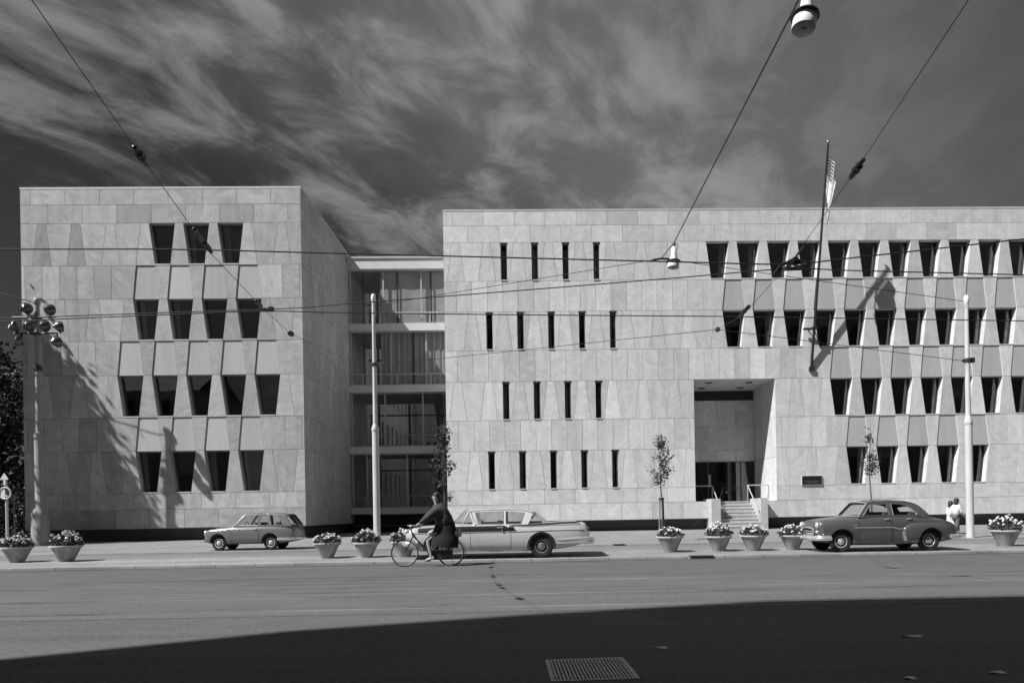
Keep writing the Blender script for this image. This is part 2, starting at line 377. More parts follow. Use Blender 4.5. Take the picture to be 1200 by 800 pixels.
# scraps of litter on the shaded road
for px, py, L, lab in ((1068, 745.5, .13, 'largest pale leaf on the shaded road at right'), (1066, 794.5, .05, 'pale leaf at the bottom edge of the road'),
                       (1168, 788, .075, 'pale leaf near the bottom right corner of the road'), (774, 759, .075, 'pale leaf on the road beyond the drain grate')):
    u = at(px, py, 5); t = EYE/(EYE-u.z); x, y = u.x*t, u.y*t
    b = MB(); n = 10
    ring = [(x+L*math.cos(2*math.pi*k/n)*(.9+.2*math.sin(3*k)), y+.034*math.sin(2*math.pi*k/n)*(1+.25*math.cos(2*k)), .008+.006*math.sin(k*1.3)) for k in range(n)]
    b.poly(ring); b.poly([(a, c, e-.003) for a, c, e in ring][::-1])
    tag(b.build('fallen_leaf', gray('dry_leaf', .8, .7, noise=30)), lab, 'leaf', 'fallen leaves on the road')

# ================================================================ FACADES
MOD, WT, INS = 1.68, 1.27, .26            # window module, window width at the top, inset of each side at the sill
GAP = .008
class Facade:
    """Tiles a wall with stone slabs cell by cell; s runs along the wall, z up, d outward."""
    def __init__(f, O, a, n, depth=.46):
        f.O = Vector((O[0], O[1], 0)); f.a = Vector((a[0], a[1], 0)); f.n = Vector((n[0], n[1], 0)); f.wall = MB(); f.depth = depth
        f.windows = []; f.panels = []; f.slits = []; f.tonespread = .10
    def P(f, s, z, d=0.): return f.O + f.a*s + Vector((0, 0, z)) + f.n*d
    def slab(f, poly, tone=None):
        cx_ = sum(p[0] for p in poly)/len(poly); cz = sum(p[1] for p in poly)/len(poly)
        for (s_, z_, t_) in getattr(f, 'marked', ()):
            if abs(cx_-s_) < .35 and abs(cz-z_) < .8: tone = (t_, rnd.random(), rnd.random())
        tone = tone or (max(.6, 1+rnd.gauss(0, f.tonespread)), rnd.random(), rnd.random())
        ins = []
        for s, z in poly:
            dx, dz = cx_-s, cz-z
            ins.append((s+math.copysign(min(GAP, abs(dx)), dx), z+math.copysign(min(GAP, abs(dz)), dz)))
        d = rnd.uniform(-.002, .002); W = f.wall; n = len(poly)
        fr = [f.P(s, z, d) for s, z in ins]; bk = [f.P(s, z, -.03) for s, z in ins]
        W.cur = 0; W.add(fr+bk, [list(range(n))]+[[j, n+j, n+(j+1) % n, (j+1) % n] for j in range(n)], tone)
        W.cur = 1; W.poly([f.P(s, z, -.03) for s, z in poly]); W.cur = 0
    def reveal(f, poly, d0, d1, skip=(), tone=(1.02, .3, .2)):
        n = len(poly); W = f.wall; W.cur = 0
        for j in range(n):
            if j in skip: continue
            a, b = poly[j], poly[(j+1) % n]; da = d0[j] if isinstance(d0, (list, tuple)) else d0
            W.poly([f.P(*a, da), f.P(*a, d1), f.P(*b, d1), f.P(*b, da)], tone)
    def hole(f, poly, kind, top_d=0.):
        f.reveal(poly, [0, 0, top_d, 0], -f.depth)
        (f.windows if kind == 'window' else f.slits).append(poly)
    def panel(f, poly):
        f.reveal(poly, 0, -.042, skip=(0,)); f.panels.append(poly)
    def clipped(f, poly, cut):
        """pieces of a convex polygon outside the opening [s0,s1]"""
        if cut is None: return [poly]
        out = []
        for keep in (lambda s: cut[0]-s, lambda s: s-cut[1]):
            r = []
            for i in range(len(poly)):
                a, b = poly[i], poly[(i+1) % len(poly)]; ka, kb = keep(a[0]), keep(b[0])
                if ka >= 0: r.append(a)
                if ka*kb < 0:
                    t = ka/(ka-kb); r.append((lerp(a[0], b[0], t), lerp(a[1], b[1], t)))
            if len(r) > 2 and max(p[0] for p in r)-min(p[0] for p in r) > .02: out.append(r)
        return out
    def row(f, L, z0, z1, bounds, kinds, cut=None):
        """bounds: (s at bottom, s at top) lines from left to right, kinds: what lies between them"""
        for (b0, t0), (b1, t1), k in zip(bounds, bounds[1:], kinds):
            poly = [(b0, z0), (b1, z0), (t1, z1), (t0, z1)]
            if k == 'window': f.hole(poly, 'window', -.042 if f.panelled else 0.)
            elif k == 'panel': f.panel(poly)
            elif k == 'slit':      # window-shaped slab pair with a slit between
                c = (b0+b1)/2+.08; h = .165
                for q in ([(b0, z0), (c-h, z0), (c-h, z1), (t0, z1)], [(c+h, z0), (b1, z0), (t1, z1), (c+h, z1)]): f.slab(q)
                f.hole([(c-h, z0), (c+h, z0), (c+h, z1), (c-h, z1)], 'slit')
            else:
                for q in f.clipped(poly, cut): f.slab(q)
    def course(f, L, z0, z1, step, off, cut=None):
        xs = [0.]; x = off % step
        if x < .12: x += step
        while x < L-.12: xs.append(x); x += step
        xs.append(L); f.row(L, z0, z1, [(x, x) for x in xs], ['slab']*(len(xs)-1), cut)
    def winrow(f, L, z0, z1, phase, wins, slits=(), panelled=False, cut=None):
        f.panelled = panelled; k0 = math.floor((0-phase)/MOD)-1; bounds = []; kinds = []
        k = k0; bounds.append((0., 0.))
        while phase+k*MOD < L:
            s = phase+k*MOD
            for (bo, to, kind) in ((s+INS, s, 'w'), (s+WT-INS, s+WT, 'p')):
                if bo <= .05 or to <= .05 or bo >= L-.05 or to >= L-.05: continue
                bounds.append((bo, to)); kinds.append(None)
            k += 1
        bounds.append((L, L)); kinds = []
        for (b0, t0), (b1, t1) in zip(bounds, bounds[1:]):
            kind = 'slab'
            if t1-t0 > b1-b0 and abs((t1-t0)-WT) < .01:
                kk = round((t0-phase)/MOD)
                if kk in wins: kind = 'window'
                elif kk in slits: kind = 'slit'
            kinds.append(kind)
        f.row(L, z0, z1, bounds, kinds, cut)
    def band(f, L, z0, z1, phase, wins, cut=None, step=.84):
        """spandrel band above a window row: recessed panels over windows, upright slabs elsewhere"""
        f.panelled = False; lines = []
        tw = MOD-(WT-2*INS); pl = []
        for k in sorted(wins):
            s = phase+k*MOD; c = s+WT/2; pl.append(((s, c-tw/2), (s+WT, c+tw/2)))
        bounds = [(0., 0.)]; kinds = []
        xs = []; x = (phase+WT/2) % step
        while x < L: xs.append(x); x += step
        lo = min(p[0][0] for p in pl) if pl else 1e9; hi = max(p[1][0] for p in pl) if pl else -1e9
        for x in xs:
            if .12 < x < lo-.3: bounds.append((x, x)); kinds.append('slab')
        for l, r in pl: bounds.append(l); kinds.append('slab'); bounds.append(r); kinds.append('panel')
        for x in xs:
            if x > hi+.3 and x < L-.12: bounds.append((x, x)); kinds.append('slab')
        bounds.append((L, L)); kinds.append('slab')
        f.row(L, z0, z1, bounds, kinds, cut)

GLASSDEPTH = .44
def fit_openings(f, root):
    """glass, frame and curtain in every opening; granite panels in every recess"""
    Z = Vector((0, 0, 1))
    def prism(poly, d0, d1):
        n = len(poly); b = MB(); b.add([f.P(*p, d1) for p in poly]+[f.P(*p, d0) for p in poly],
            [list(range(n)), [n+j for j in range(n)][::-1]]+[[j, n+j, n+(j+1) % n, (j+1) % n] for j in range(n)]); return b
    def ring(poly, wd, d0, d1):
        c = (sum(p[0] for p in poly)/len(poly), sum(p[1] for p in poly)/len(poly)); n = len(poly)
        inn = [(s+math.copysign(wd, c[0]-s), z+math.copysign(wd, c[1]-z)) for s, z in poly]
        b = MB(); V = [f.P(*p, d1) for p in poly]+[f.P(*p, d1) for p in inn]+[f.P(*p, d0) for p in poly]+[f.P(*p, d0) for p in inn]
        fs = []
        for j in range(n):
            k = (j+1) % n
            fs += [[j, k, n+k, n+j], [2*n+j, 3*n+j, 3*n+k, 2*n+k], [n+j, n+k, 3*n+k, 3*n+j], [j, 2*n+j, 2*n+k, k]]
        b.add(V, fs); return b
    for poly in f.windows:
        D = f.depth
        (s0, z0), (s1, _), (s2, z1), (s3, _) = poly
        wn = prism([(s0+.01, z0+.01), (s1-.01, z0+.01), (s2-.01, z1-.01), (s3+.01, z1-.01)], -D-.006, -D).build('window', M_GLASS, root)
        ring(poly, .055, -D-.03, -D+.045).build('frame', M_FRAME if f is f1 else M_FRAME_D, wn)
        b = prism([(s0+.004, z0+.003), (s1-.004, z0+.003), (s1+.002, z0+.07), (s0-.002, z0+.07)], -D+.047, .014); b.build('sill', M_SILL, wn)
        r = rnd.random(); dk = -D-.14
        def curtain(u0, u1, drop=0.):
            b = MB(); n = max(6, int((u1-u0)*30)); vs = []
            for i in range(n+1):
                u = lerp(u0, u1, i/n); d = dk+.035*math.sin(i*1.9+s0)
                vs += [f.P(lerp(s0, s1, u), z0+drop, d), f.P(lerp(s3, s2, u), z1, d)]
            b.add(vs, [[2*i, 2*i+2, 2*i+3, 2*i+1] for i in range(n)]); b.build('curtain', M_CURTAIN, wn, smooth=60)
        if f is f1:
            if r < .42: curtain(.04, rnd.uniform(.18, .40))
        elif r < .24: curtain(rnd.uniform(.62, .78), .97)
        elif r < .38: curtain(.03, rnd.uniform(.15, .3)); curtain(.76, .97)
        if rnd.random() < .35:      # a lowered blind
            zz = lerp(z1, z0, rnd.uniform(.25, .7)); t = (zz-z0)/(z1-z0)
            b = MB(); b.poly([f.P(lerp(s0, s3, t)+.05, zz, dk-.07), f.P(lerp(s1, s2, t)-.05, zz, dk-.07), f.P(s2-.05, z1-.03, dk-.07), f.P(s3+.05, z1-.03, dk-.07)])
            b.build('blind', gray('blind_cloth', .22, .9), wn)
    for poly in f.slits:
        D = f.depth; (s0, z0), (s1, _), (s2, z1), (s3, _) = poly
        wn = prism([(s0, z0), (s1, z0), (s2, z1), (s3, z1)], -D-.006, -D).build('slit_window', M_GLASS, root)
        prism([(s0+.004, z0+.003), (s1-.004, z0+.003), (s1-.004, z0+.07), (s0+.004, z0+.07)], -D+.01, .03).build('sill', M_SILL, wn)
        prism([(s0-.035, z1-.11), (s1+.035, z1-.11), (s1+.035, z1-.004), (s0-.035, z1-.004)], -.06, .012).build('head_notch_plate', M_DARKMETAL, wn)  # dark plate standing for the shade in the wider notch at the head
        ring(poly, .035, -D-.02, -D+.03).build('frame', M_FRAME, wn)
        if rnd.random() < .5:
            b = MB(); b.poly([f.P(s0+.02, z0, -D-.1), f.P(lerp(s0, s1, .55), z0, -D-.1), f.P(lerp(s0, s1, .55), z1, -D-.1), f.P(s0+.02, z1, -D-.1)]); b.build('curtain', M_CURTAIN, wn)
    for poly in f.panels:
        b = prism([(s+.002*(1 if i in (0, 3) else -1), z) for i, (s, z) in enumerate(poly)], -.08, -.036)
        b.t = [(1+rnd.gauss(0, .035), rnd.random(), rnd.random())]*len(b.f)
        b.build('spandrel_panel', M_GRANITE, root, tones=True)
M_SILL = gray('sill_stone', .48, .6, noise=3, amt=.1)

ZT = (16.06, 12.31, 8.53, 4.765)          # window heads
ZB = (13.97, 10.22, 6.43, 2.66)           # bottoms of the window rows
def fill(f, L, rows, bands, cut=None, blank=False):
    f.panelled = False
    f.course(L, 16.98, 17.75, MOD, .5, None); f.course(L, ZT[0], 16.98, MOD, .5+MOD/2, None)
    for i in range(4):
        ph, wins, slits = rows[i]
        c = cut if i == 3 else None
        f.winrow(L, ZB[i], ZT[i], ph, wins, slits, panelled=i > 0, cut=cut if (cut and i >= 2) else None)
        if i < 3: f.band(L, ZT[i+1], ZB[i], rows[i+1][0], bands[i+1], cut=cut if (cut and i >= 2) else None)
    f.panelled = False
    f.course(L, 1.87, ZB[3], MOD, .2, cut); f.course(L, .95, 1.87, MOD, .2+MOD/2, (9.70-XR0, 12.77-XR0) if cut else None)

# ---------------------------------------------------------------- corner block (left)
XL0, XL1, YL, YLB = -24.94, -11.20, 31.75, 63.0
LL = XL1-XL0
left = empty('office_block', (0, 0, 0), 0, 'four storey stone corner block with four rows of wedge shaped windows', 'building')
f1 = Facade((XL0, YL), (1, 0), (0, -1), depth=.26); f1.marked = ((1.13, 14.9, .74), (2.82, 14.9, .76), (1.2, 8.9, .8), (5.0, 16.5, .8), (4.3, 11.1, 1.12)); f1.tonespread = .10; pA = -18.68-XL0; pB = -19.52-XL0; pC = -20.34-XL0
rowsL = ((pA, range(0, 3), ()), (pB, range(0, 4), ()), (pC, range(0, 5), ()), (pB, range(0, 4), ()))
fill(f1, LL, rowsL, (None, range(0, 4), range(0, 5), range(0, 4)))
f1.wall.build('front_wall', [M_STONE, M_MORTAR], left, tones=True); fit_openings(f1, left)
f2 = Facade((XL1, YL), (0, 1), (1, 0), depth=.3); f2.tonespread = .06; LS = YLB-YL
f2.panelled = False
def halves(f, L, z0, z1, off, slits):
    """upright slabs of half a module, with slits where the courtyard begins"""
    xs = [0.]; x = off
    while x < L-.2: xs.append(x); x += .84
    xs.append(L); bounds = [(x, x) for x in xs]; kinds = []
    for i in range(len(xs)-1): kinds.append('slit2' if (xs[i] > 12.6 and i % 2 == slits and slits >= 0 and xs[i+1]-xs[i] > .8) else 'slab')
    for (b0, _), (b1, _), k in zip(bounds, bounds[1:], kinds):
        q = [(b0, z0), (b1, z0), (b1, z1), (b0, z1)]
        if k == 'slab': f.slab(q)
        else:
            c = (b0+b1)/2; h = .27
            f.slab([(b0, z0), (c-h, z0), (c-h, z1), (b0, z1)]); f.slab([(c+h, z0), (b1, z0), (b1, z1), (c+h, z1)])
            f.hole([(c-h, z0), (c+h, z0), (c+h, z1), (c-h, z1)], 'slit')
f2.course(LS, 16.98, 17.75, MOD, 1.2); f2.course(LS, ZT[0], 16.98, MOD, .4)
for i in range(4):
    halves(f2, LS, ZB[i], ZT[i], .5, i % 2)
    if i < 3: halves(f2, LS, ZT[i+1], ZB[i], .84, -1)
f2.course(LS, 1.87, ZB[3], MOD, .9); f2.course(LS, .95, 1.87, MOD, .1)
sw = f2.wall.build('side_wall', [M_STONE, M_MORTAR], left, tones=True)
fit_openings(f2, left)
b = MB()       # hidden sides, roof and underside of the hollow block
b.poly([(XL0, YLB, .95), (XL0, YL, .95), (XL0, YL, 17.75), (XL0, YLB, 17.75)], (1, .1, .2))
b.poly([(XL1, YLB, .95), (XL0, YLB, .95), (XL0, YLB, 17.75), (XL1, YLB, 17.75)], (1, .1, .2))
b.build('rear_wall', M_STONE, left, tones=True)
b = MB(); b.ext((XL0+.05, YL+.05, 17.3), (XL1-.05, YLB-.05, 17.5)); b.build('roof', gray('roof_felt', .1, .9), left)
b = MB(); b.ext((XL0+.04, YL+.04, .93), (XL1-.04, YLB-.04, .97)); b.build('underside', M_CONC, left)
b = MB()
for z in (4.95+.6, 9.3, 13.1): b.ext((XL0+.1, YL+1.2, z), (XL1-.6, YLB-.2, z+.25))
b.ext((XL0+.1, YL+6, 1), (XL1-.6, YL+6.1, 17.2))
b.build('inner_floors', gray('interior_grey', .25, .9), left)
def coping(x0, x1, y0, y1, root):
    b = MB(); t = .32; o = .008
    b.ext((x0-o, y0-o, 17.75), (x1+o, y0+t, 17.86)); b.ext((x0-o, y1-t, 17.75), (x1+o, y1+o, 17.86))
    b.ext((x0-o, y0+t, 17.75), (x0+t, y1-t, 17.86)); b.ext((x1-t, y0+t, 17.75), (x1+o, y1-t, 17.86)); b.build('coping', M_COPING, root)
coping(XL0, XL1, YL, YLB, left)
b = MB(); b.ext((XL0+.5, YL+.5, .1), (XL1-.5, YLB-.5, .93)); b.build('plinth', M_BRICK, left)
b = MB(); b.lathe([(.0, .12), (.09, .1), (.1, 0), (.1, -.02), (0, -.03)], (XL1-.55, YL+7.8, .88), 12); b.build('floor_lamp_unit', M_WHITE, left)

# ---------------------------------------------------------------- main block (right)
XR0, XR1, YR, YRB = -4.48, 33.0, 34.27, 58.0
LR = XR1-XR0
right = empty('embassy_block', (0, 0, 0), 0, 'long stone block with slit windows, deep entrance and wedge shaped windows', 'building')
EX0, EX1 = 9.03, 13.50
f3 = Facade((XR0, YR), (1, 0), (0, -1), depth=.37); f3.tonespread = .068; qA = 9.82-XR0; qB = 10.66-XR0
rowsR = ((qA, range(0, 13), (-7, -6, -5, -4)), (qB, range(0, 13), (-8, -7, -6, -5, -4)),
         (qA, range(4, 13), (-7, -6, -5, -4)), (qB, range(4, 9), (-8, -7, -6, -5, -4)))
fill(f3, LR, rowsR, (None, range(0, 13), range(4, 13), range(4, 9)), cut=(EX0-XR0, EX1-XR0))
# the row of slabs above the entrance head is whole again
f3.wall.build('front_wall', [M_STONE_R, M_MORTAR], right, tones=True); fit_openings(f3, right)
b = MB()
for pts in ([(XR0, YRB), (XR0, YR)], [(XR1, YR), (XR1, YRB)], [(XR1, YRB), (XR0, YRB)]):
    (xa, ya), (xb, yb) = pts; b.poly([(xa, ya, .95), (xb, yb, .95), (xb, yb, 17.75), (xa, ya, 17.75)], (1, .3, .4))
b.build('rear_wall', M_STONE_R, right, tones=True)
b = MB(); b.ext((XR0+.05, YR+.05, 17.3), (XR1-.05, YRB-.05, 17.5)); b.build('roof', gray('roof_felt', .1, .9), right)
b = MB(); b.ext((XR0+.04, YR+.04, .93), (XR1-.04, YRB-.04, .97)); b.build('underside', M_CONC, right)
b = MB()
for z in (4.95+.6, 9.3, 13.1):
    b.ext((XR0+.1, YR+1.2, z), (EX0-.6, YRB-.2, z+.25)); b.ext((EX1+.6, YR+1.2, z), (XR1-.1, YRB-.2, z+.25))
b.ext((XR0+.1, YR+6, 1), (XR1-.1, YR+6.1, 17.2))
b.build('inner_floors', gray('interior_grey', .25, .9), right)
coping(XR0, XR1, YR, YRB, right)
b = MB(); b.ext((XR0+.4, YR+.5, .1), (9.75, YRB-.5, .93)); b.ext((12.72, YR+.5, .1), (XR1-.4, YRB-.5, .93)); b.build('plinth', M_BRICK, right)

# entrance recess
EY = YR+3.42; EZ0, EZ1 = 1.87, 8.53
fe = Facade((EX0, EY), (1, 0), (0, -1)); EL = EX1-EX0
def exact(f, L, zs, step, off):
    for i, (z0, z1) in enumerate(zip(zs, zs[1:])): f.course(L, z0, z1, step, off+(i % 2)*step/2)
fe.panelled = False; fe.tonespread = .08; exact(fe, EL, (4.27, 4.95, 6.4, 7.96), 1.12, .0)
fe.wall.build('recess_wall', [M_STONE_R, M_MORTAR], right, tones=True)
for (x, nrm, nm) in ((EX0, 1, 'left_cheek'), (EX1, -1, 'right_cheek')):
    fs = Facade((x, YR if nrm > 0 else EY), (0, 1 if nrm > 0 else -1), (nrm, 0)); fs.panelled = False; fs.tonespread = .05
    exact(fs, 3.42, (1.87, 4.27, 6.4, EZ1), 1.14, 0.)
    fs.wall.build('recess_side', [M_STONE_R, M_MORTAR], right, tones=True)
b = MB(); b.ext((EX0, YR+.02, EZ1), (EX1, EY+.1, EZ1+.1)); sof = b.build('soffit', gray('soffit_plaster', .55, .9), right)
for i, (x, y) in enumerate(((EX0+1.1, YR+.95), (EX1-1.1, YR+.95), (EX0+1.1, YR+2.5), (EX1-1.1, YR+2.5))):
    b = MB(); b.lathe([(.0, -.004), (.19, -.004), (.21, -.012), (.21, .0), (0, .002)], (x, y, EZ1-.003), 16); b.build('downlight', M_DARKMETAL, sof)
b = MB(); b.ext((EX0, YR+.005, EZ0-.5), (9.9, EY+1.5, EZ0)); b.ext((12.6, YR+.005, EZ0-.5), (EX1, EY+1.5, EZ0)); b.ext((9.9, YR+1.32, EZ0-.5), (12.6, EY+1.5, EZ0-.001)); b.build('entrance_floor', M_CONC, right)
tr = MB(); tr.ext((EX0, EY-.02, 7.98), (EX1, EY+.05, EZ1-.002)); tro = tr.build('transom_grille', gray('grille_dark', .03, .6), right)
b = MB()
for i in range(7): b.ext((EX0+.01, EY-.05, 8.02+i*.075), (EX1-.01, EY-.024, 8.035+i*.075))
for x in (EX0+1.55, EX0+2.2, EX0+3.0): b.ext((x, EY-.055, 7.985), (x+.03, EY-.051, EZ1-.01))
b.build('louvre', gray('louvre_grey', .06, .5), tro)
# glazed doors
DZ = 4.25
dg = MB(); dg.ext((EX0+.02, EY-.012, EZ0+.02), (EX1-.02, EY-.002, DZ)); dgo = dg.build('door_glazing', M_GLASS, right)
b = MB()
for x, wd in ((EX0, .06), (EX0+.38, .05), (EX0+1.62, .07), (EX0+2.83, .05), (EX0+3.62, .05), (EX1-.06, .06)): b.ext((x, EY-.06, EZ0), (x+wd, EY-.014, DZ))
b.ext((EX0, EY-.07, DZ), (EX1, EY, DZ+.03)); b.ext((EX0+.06, EY-.058, EZ0), (EX1-.06, EY-.015, EZ0+.05)); b.build('door_frame', gray('door_frame', .10, .4, .5), dgo)
b = MB(); b.box((EX0+1.72, EY-.11, 3.15), (.16, .05, .75)); b.box((EX0+2.74, EY-.1, 2.45), (.05, .05, .16)); b.build('door_handle', M_STEEL, dgo)
b = MB(); b.ext((EX0, EY+1.3, EZ0), (EX0+2.4, EY+1.35, DZ)); b.ext((EX0+2.9, EY+.8, EZ0), (EX1-.6, EY+.85, DZ)); b.build('lobby_screen', gray('lobby_grey', .12, .8), right)

# stairs with cheek walls and handrails
SX0, SX1, NST = 10.21, 12.38, 8
b = MB(); rise = (EZ0-.32)/NST; prof = []
for i in range(NST):
    y1 = YR+1.32-(i)*.27; z1 = EZ0-i*rise
    b.ext((SX0, y1-.27, .1), (SX1, y1 if i == 0 else y1, z1-.002 if i == 0 else z1))
st = b.build('stairs', gray('stair_stone', .42, .75, noise=5, amt=.15), right)
b = MB()
for i in range(NST): b.ext((SX0+.005, YR+1.32-(i+1)*.27-.022, EZ0-i*rise-.05), (SX1-.005, YR+1.32-(i+1)*.27, EZ0-i*rise+.001))
b.build('nosing', gray('stair_nosing', .5, .7), st)
for x0, x1 in ((9.71, 10.20), (12.39, 12.76)):
    b = MB(); b.ext((x0, YR-.62, .1), (x1, YR+1.1, 2.0)); b.build('stair_cheek', M_SILL, right)
for s, x in ((-1, 10.27), (1, 12.28)):
    b = MB(); xo = 9.06 if s < 0 else 13.46
    yr = YR+1.12; p0 = (xo, yr, 2.76); p1 = (x, yr, 2.76); p2 = (x, YR-.55, 1.32)
    b.tube([p0, p1], .032); b.tube([p1, p2], .032)
    b.tube([(xo, yr, 2.79), (xo, yr, 1.87)], .028); b.tube([(x, yr+.02, 2.76), (x, yr+.02, 1.8)], .022); b.tube([p2, (p2[0], p2[1], .6)], .024)
    b.build('handrail', gray('handrail_metal', .5, .4, .3), right)

# name plaque on the wall
pl = empty('name_plaque', (15.43, YR-.03, 2.93), 0, 'dark rectangular name plaque on the wall right of the entrance', 'sign')
b = MB(); b.ext((-.55, -.03, -.24), (.55, .028, .24)); b.build('plate', gray('plaque_bronze', .025, .4, .3), pl)
b = MB()
b.ext((-.40, -.036, -.045), (.40, -.0305, -.018))
for s in (-1, 1): b.ext((s*.40-.012, -.036, -.08), (s*.40+.012, -.0302, -.02))
for i in range(9): b.ext((-.30+i*.068, -.034, -.15), (-.30+i*.068+.045, -.0304, -.10))
b.build('lettering', gray('plaque_letters', .16, .5, .3), pl)
b = MB()
for x0, z0, x1, z1 in ((-.566, -.256, .566, -.24), (-.566, .24, .566, .256), (-.566, -.24, -.55, .24), (.55, -.24, .566, .24)): b.ext((x0, -.032, z0), (x1, .028, z1))
b.build('rim', gray('plaque_rim', .55, .4), pl)

# ---------------------------------------------------------------- glazed link
YK, YKB = 39.88, 44.2
link = empty('glazed_link', (0, 0, 0), 0, 'recessed glass walled link with pale floor bands between the two stone blocks', 'building')
M_FASCIA = gray('fascia_white', .6, .55, noise=2, amt=.05)
FZ = (17.42, 13.36, 9.52, 5.70, 1.88); FH = (.64, .44, .44, .44, .38)
for i, (z, h) in enumerate(zip(FZ, FH)):
    b = MB(); b.ext((XL1+.02, YK-.25, z-h), (XR0-.02, YK+.05, z)); b.build('fascia', M_FASCIA, link)
    b = MB(); b.ext((XL1+.02, YK+.05, z-h+.04), (XR0-.02, YKB, z-.06)); b.build('floor_slab', gray('link_ceiling', .30, .8), link)
b = MB(); b.ext((XL1+.02, YK-.32, 17.42), (XR0-.02, YK+.1, 17.5)); b.build('roof_edge', M_COPING, link)
b = MB(); b.ext((XL1+.02, YK-.22, 17.5), (XR0-.02, YKB, 17.56)); b.build('roof', M_CONC, link)
M_MUL = gray('mullion_metal', .42, .45, .2); M_MULD = gray('mullion_dark', .05, .5)
for i in range(4):
    zt = FZ[i]-FH[i]; zb = FZ[i+1]
    b = MB(); b.ext((XL1+.05, YK+.06, zb), (XR0-.05, YK+.066, zt)); gl = b.build('glazing', M_LINKGLASS, link)
    b = MB()
    for x in ((-9.02, -6.65) if i % 2 == 0 else (-8.6, -6.4) if i == 1 else (-7.7, -10.2)):
        b.ext((x-.045, YK+.0, zb), (x+.045, YK+.055, zt))
    b.ext((XL1+.05, YK+.0, zb), (XL1+.17, YK+.055, zt)); b.ext((XL1+.17, YK+.01, zt-.06), (XR0-.05, YK+.05, zt)); b.build('mullion', M_MUL, gl)
    b = MB()
    for x in (-10.4, -8.3, -6.3, -4.9): b.ext((x-.07, YKB-.1, zb), (x+.07, YKB, zt))
    b.ext((XL1+.1, YKB-.08, zt-.8), (XR0-.05, YKB-.02, zt-.7)); b.build('rear_mullion', M_MULD, link)
    if i < 2:      # drawn blinds (top floor) and folded curtains (floor below) right behind the glass
        b = MB(); n = 120; vs = []; xs0 = -9.25
        for k in range(n+1):
            x = lerp(xs0, XR0-.06, k/n); d = (.022*math.sin(x*17)+.012*math.sin(x*31+1)) if i == 1 else (.012*math.sin(x*5))
            vs += [(x, YK+.22+d, zb+.02), (x, YK+.22+d, zt-.02)]
        b.add(vs, [[2*k, 2*k+2, 2*k+3, 2*k+1] for k in range(n)]); b.build('curtain', gray('link_blind', .52, .85, noise=.8, amt=.1) if i == 0 else gray('link_curtain', .42, .9), link, smooth=60)
        b = MB()
        for x in ((-10.3, -8.15, -6.05) if i == 0 else (-10.3, -7.2)): b.ext((x-.05, YK+.1, zb), (x+.05, YK+.13, zt))
        b.build('dark_mullion', M_MULD, link)
    if True:
        b = MB(); b.ext((XL1+.1, YKB+.0, zb), (XR0-.05, YKB+.01, zt)); b.build('rear_glazing', M_LINKGLASS, link)
    # balustrade
    b = MB(); x0 = -9.2 if i == 0 else XL1+.1
    b.ext((x0, YK-.2, zb+.66), (XR0-.03, YK-.14, zb+.74)); b.ext((x0, YK-.19, zb+.02), (XR0-.03, YK-.15, zb+.07))
    for x in ((x0+.03, -6.1) if i == 0 else (-10.3, -8.2, -6.1)): b.ext((x-.035, YK-.195, zb+.07), (x+.035, YK-.145, zb+.66))
    b.build('railing', M_MUL if i < 2 else gray('railing_grey', .25, .5), link)
b = MB(); b.ext((XL1+.02, YK+.5, .1), (XR0-.02, YKB, 1.46)); b.build('plinth', gray('plinth_dark', .035, .9), link)
b = MB(); b.ext((XL1+.02, YK+.05, .72), (XR0-.02, YK+.4, .80)); b.build('duct_rail', gray('duct_dark', .08, .6), link)

# ---------------------------------------------------------------- rear wing across the courtyard
rear = empty('rear_wing', (0, 0, 0), 0, 'stone rear wing seen through the glass of the link', 'building')
fr_ = Facade((XL1+.05, YLB-.8), (1, 0), (0, -1), depth=.3); LW = 26; fr_.panelled = False
fr_.course(LW, 16.98, 17.75, MOD, .5); fr_.course(LW, ZT[0], 16.98, MOD, .4)
for i in range(4):
    fr_.winrow(LW, ZB[i], ZT[i], 1.0+(i % 2)*.84, range(0, 14), ())
    if i < 3: fr_.course(LW, ZT[i+1], ZB[i], .84, .4)
fr_.course(LW, .3, ZB[3], MOD, .4)
fr_.wall.build('front_wall', [M_STONE, M_MORTAR], rear, tones=True); fit_openings(fr_, rear)
b = MB(); b.ext((XL1+.05, YLB-.3, .2), (15, YLB+8, 17.7)); b.build('rear_wall', M_STONE_R, rear, tones=True)

# ---------------------------------------------------------------- town building behind the camera, whose roof shades the road
town = empty('town_house_row', (0, 0, 0), 0, 'tall brick town building on the near side of the road, shading it', 'building')
prof = [(-19.5, 0), (-19.5, 20.0), (-19.5, 21.5), (-18.3, 23.6), (-16.2, 25.6), (70, 25.6), (70, 0)]
b = MB(); n = len(prof); b.add([(x, -1.2, z) for x, z in prof]+[(x, -14, z) for x, z in prof],
    [list(range(n))[::-1], [n+i for i in range(n)]]+[[i, (i+1) % n, n+(i+1) % n, n+i] for i in range(n)]); b.build('wall', M_TOWNBRICK, town)
cham = [(-19.95, -1.7), (-26.5, -7.2), (-26.5, -14), (-19.95, -14)]
b = MB(); n = 4; b.add([(x, y, 0) for x, y in cham]+[(x, y, 19.0) for x, y in cham], [[0,1,2,3],[7,6,5,4]]+[[i, 4+i, 4+(i+1) % 4, (i+1) % 4] for i in range(4)]); b.build('corner_wing', M_TOWNBRICK, town)
far = empty('terraced_houses', (0, 0, 0), 0, 'lower brick terrace farther left on the near side of the road', 'building')
b = MB(); b.ext((-150, -16, 0), (-36, -6, 15.5)); b.build('wall', M_TOWNBRICK, far)
b = MB()
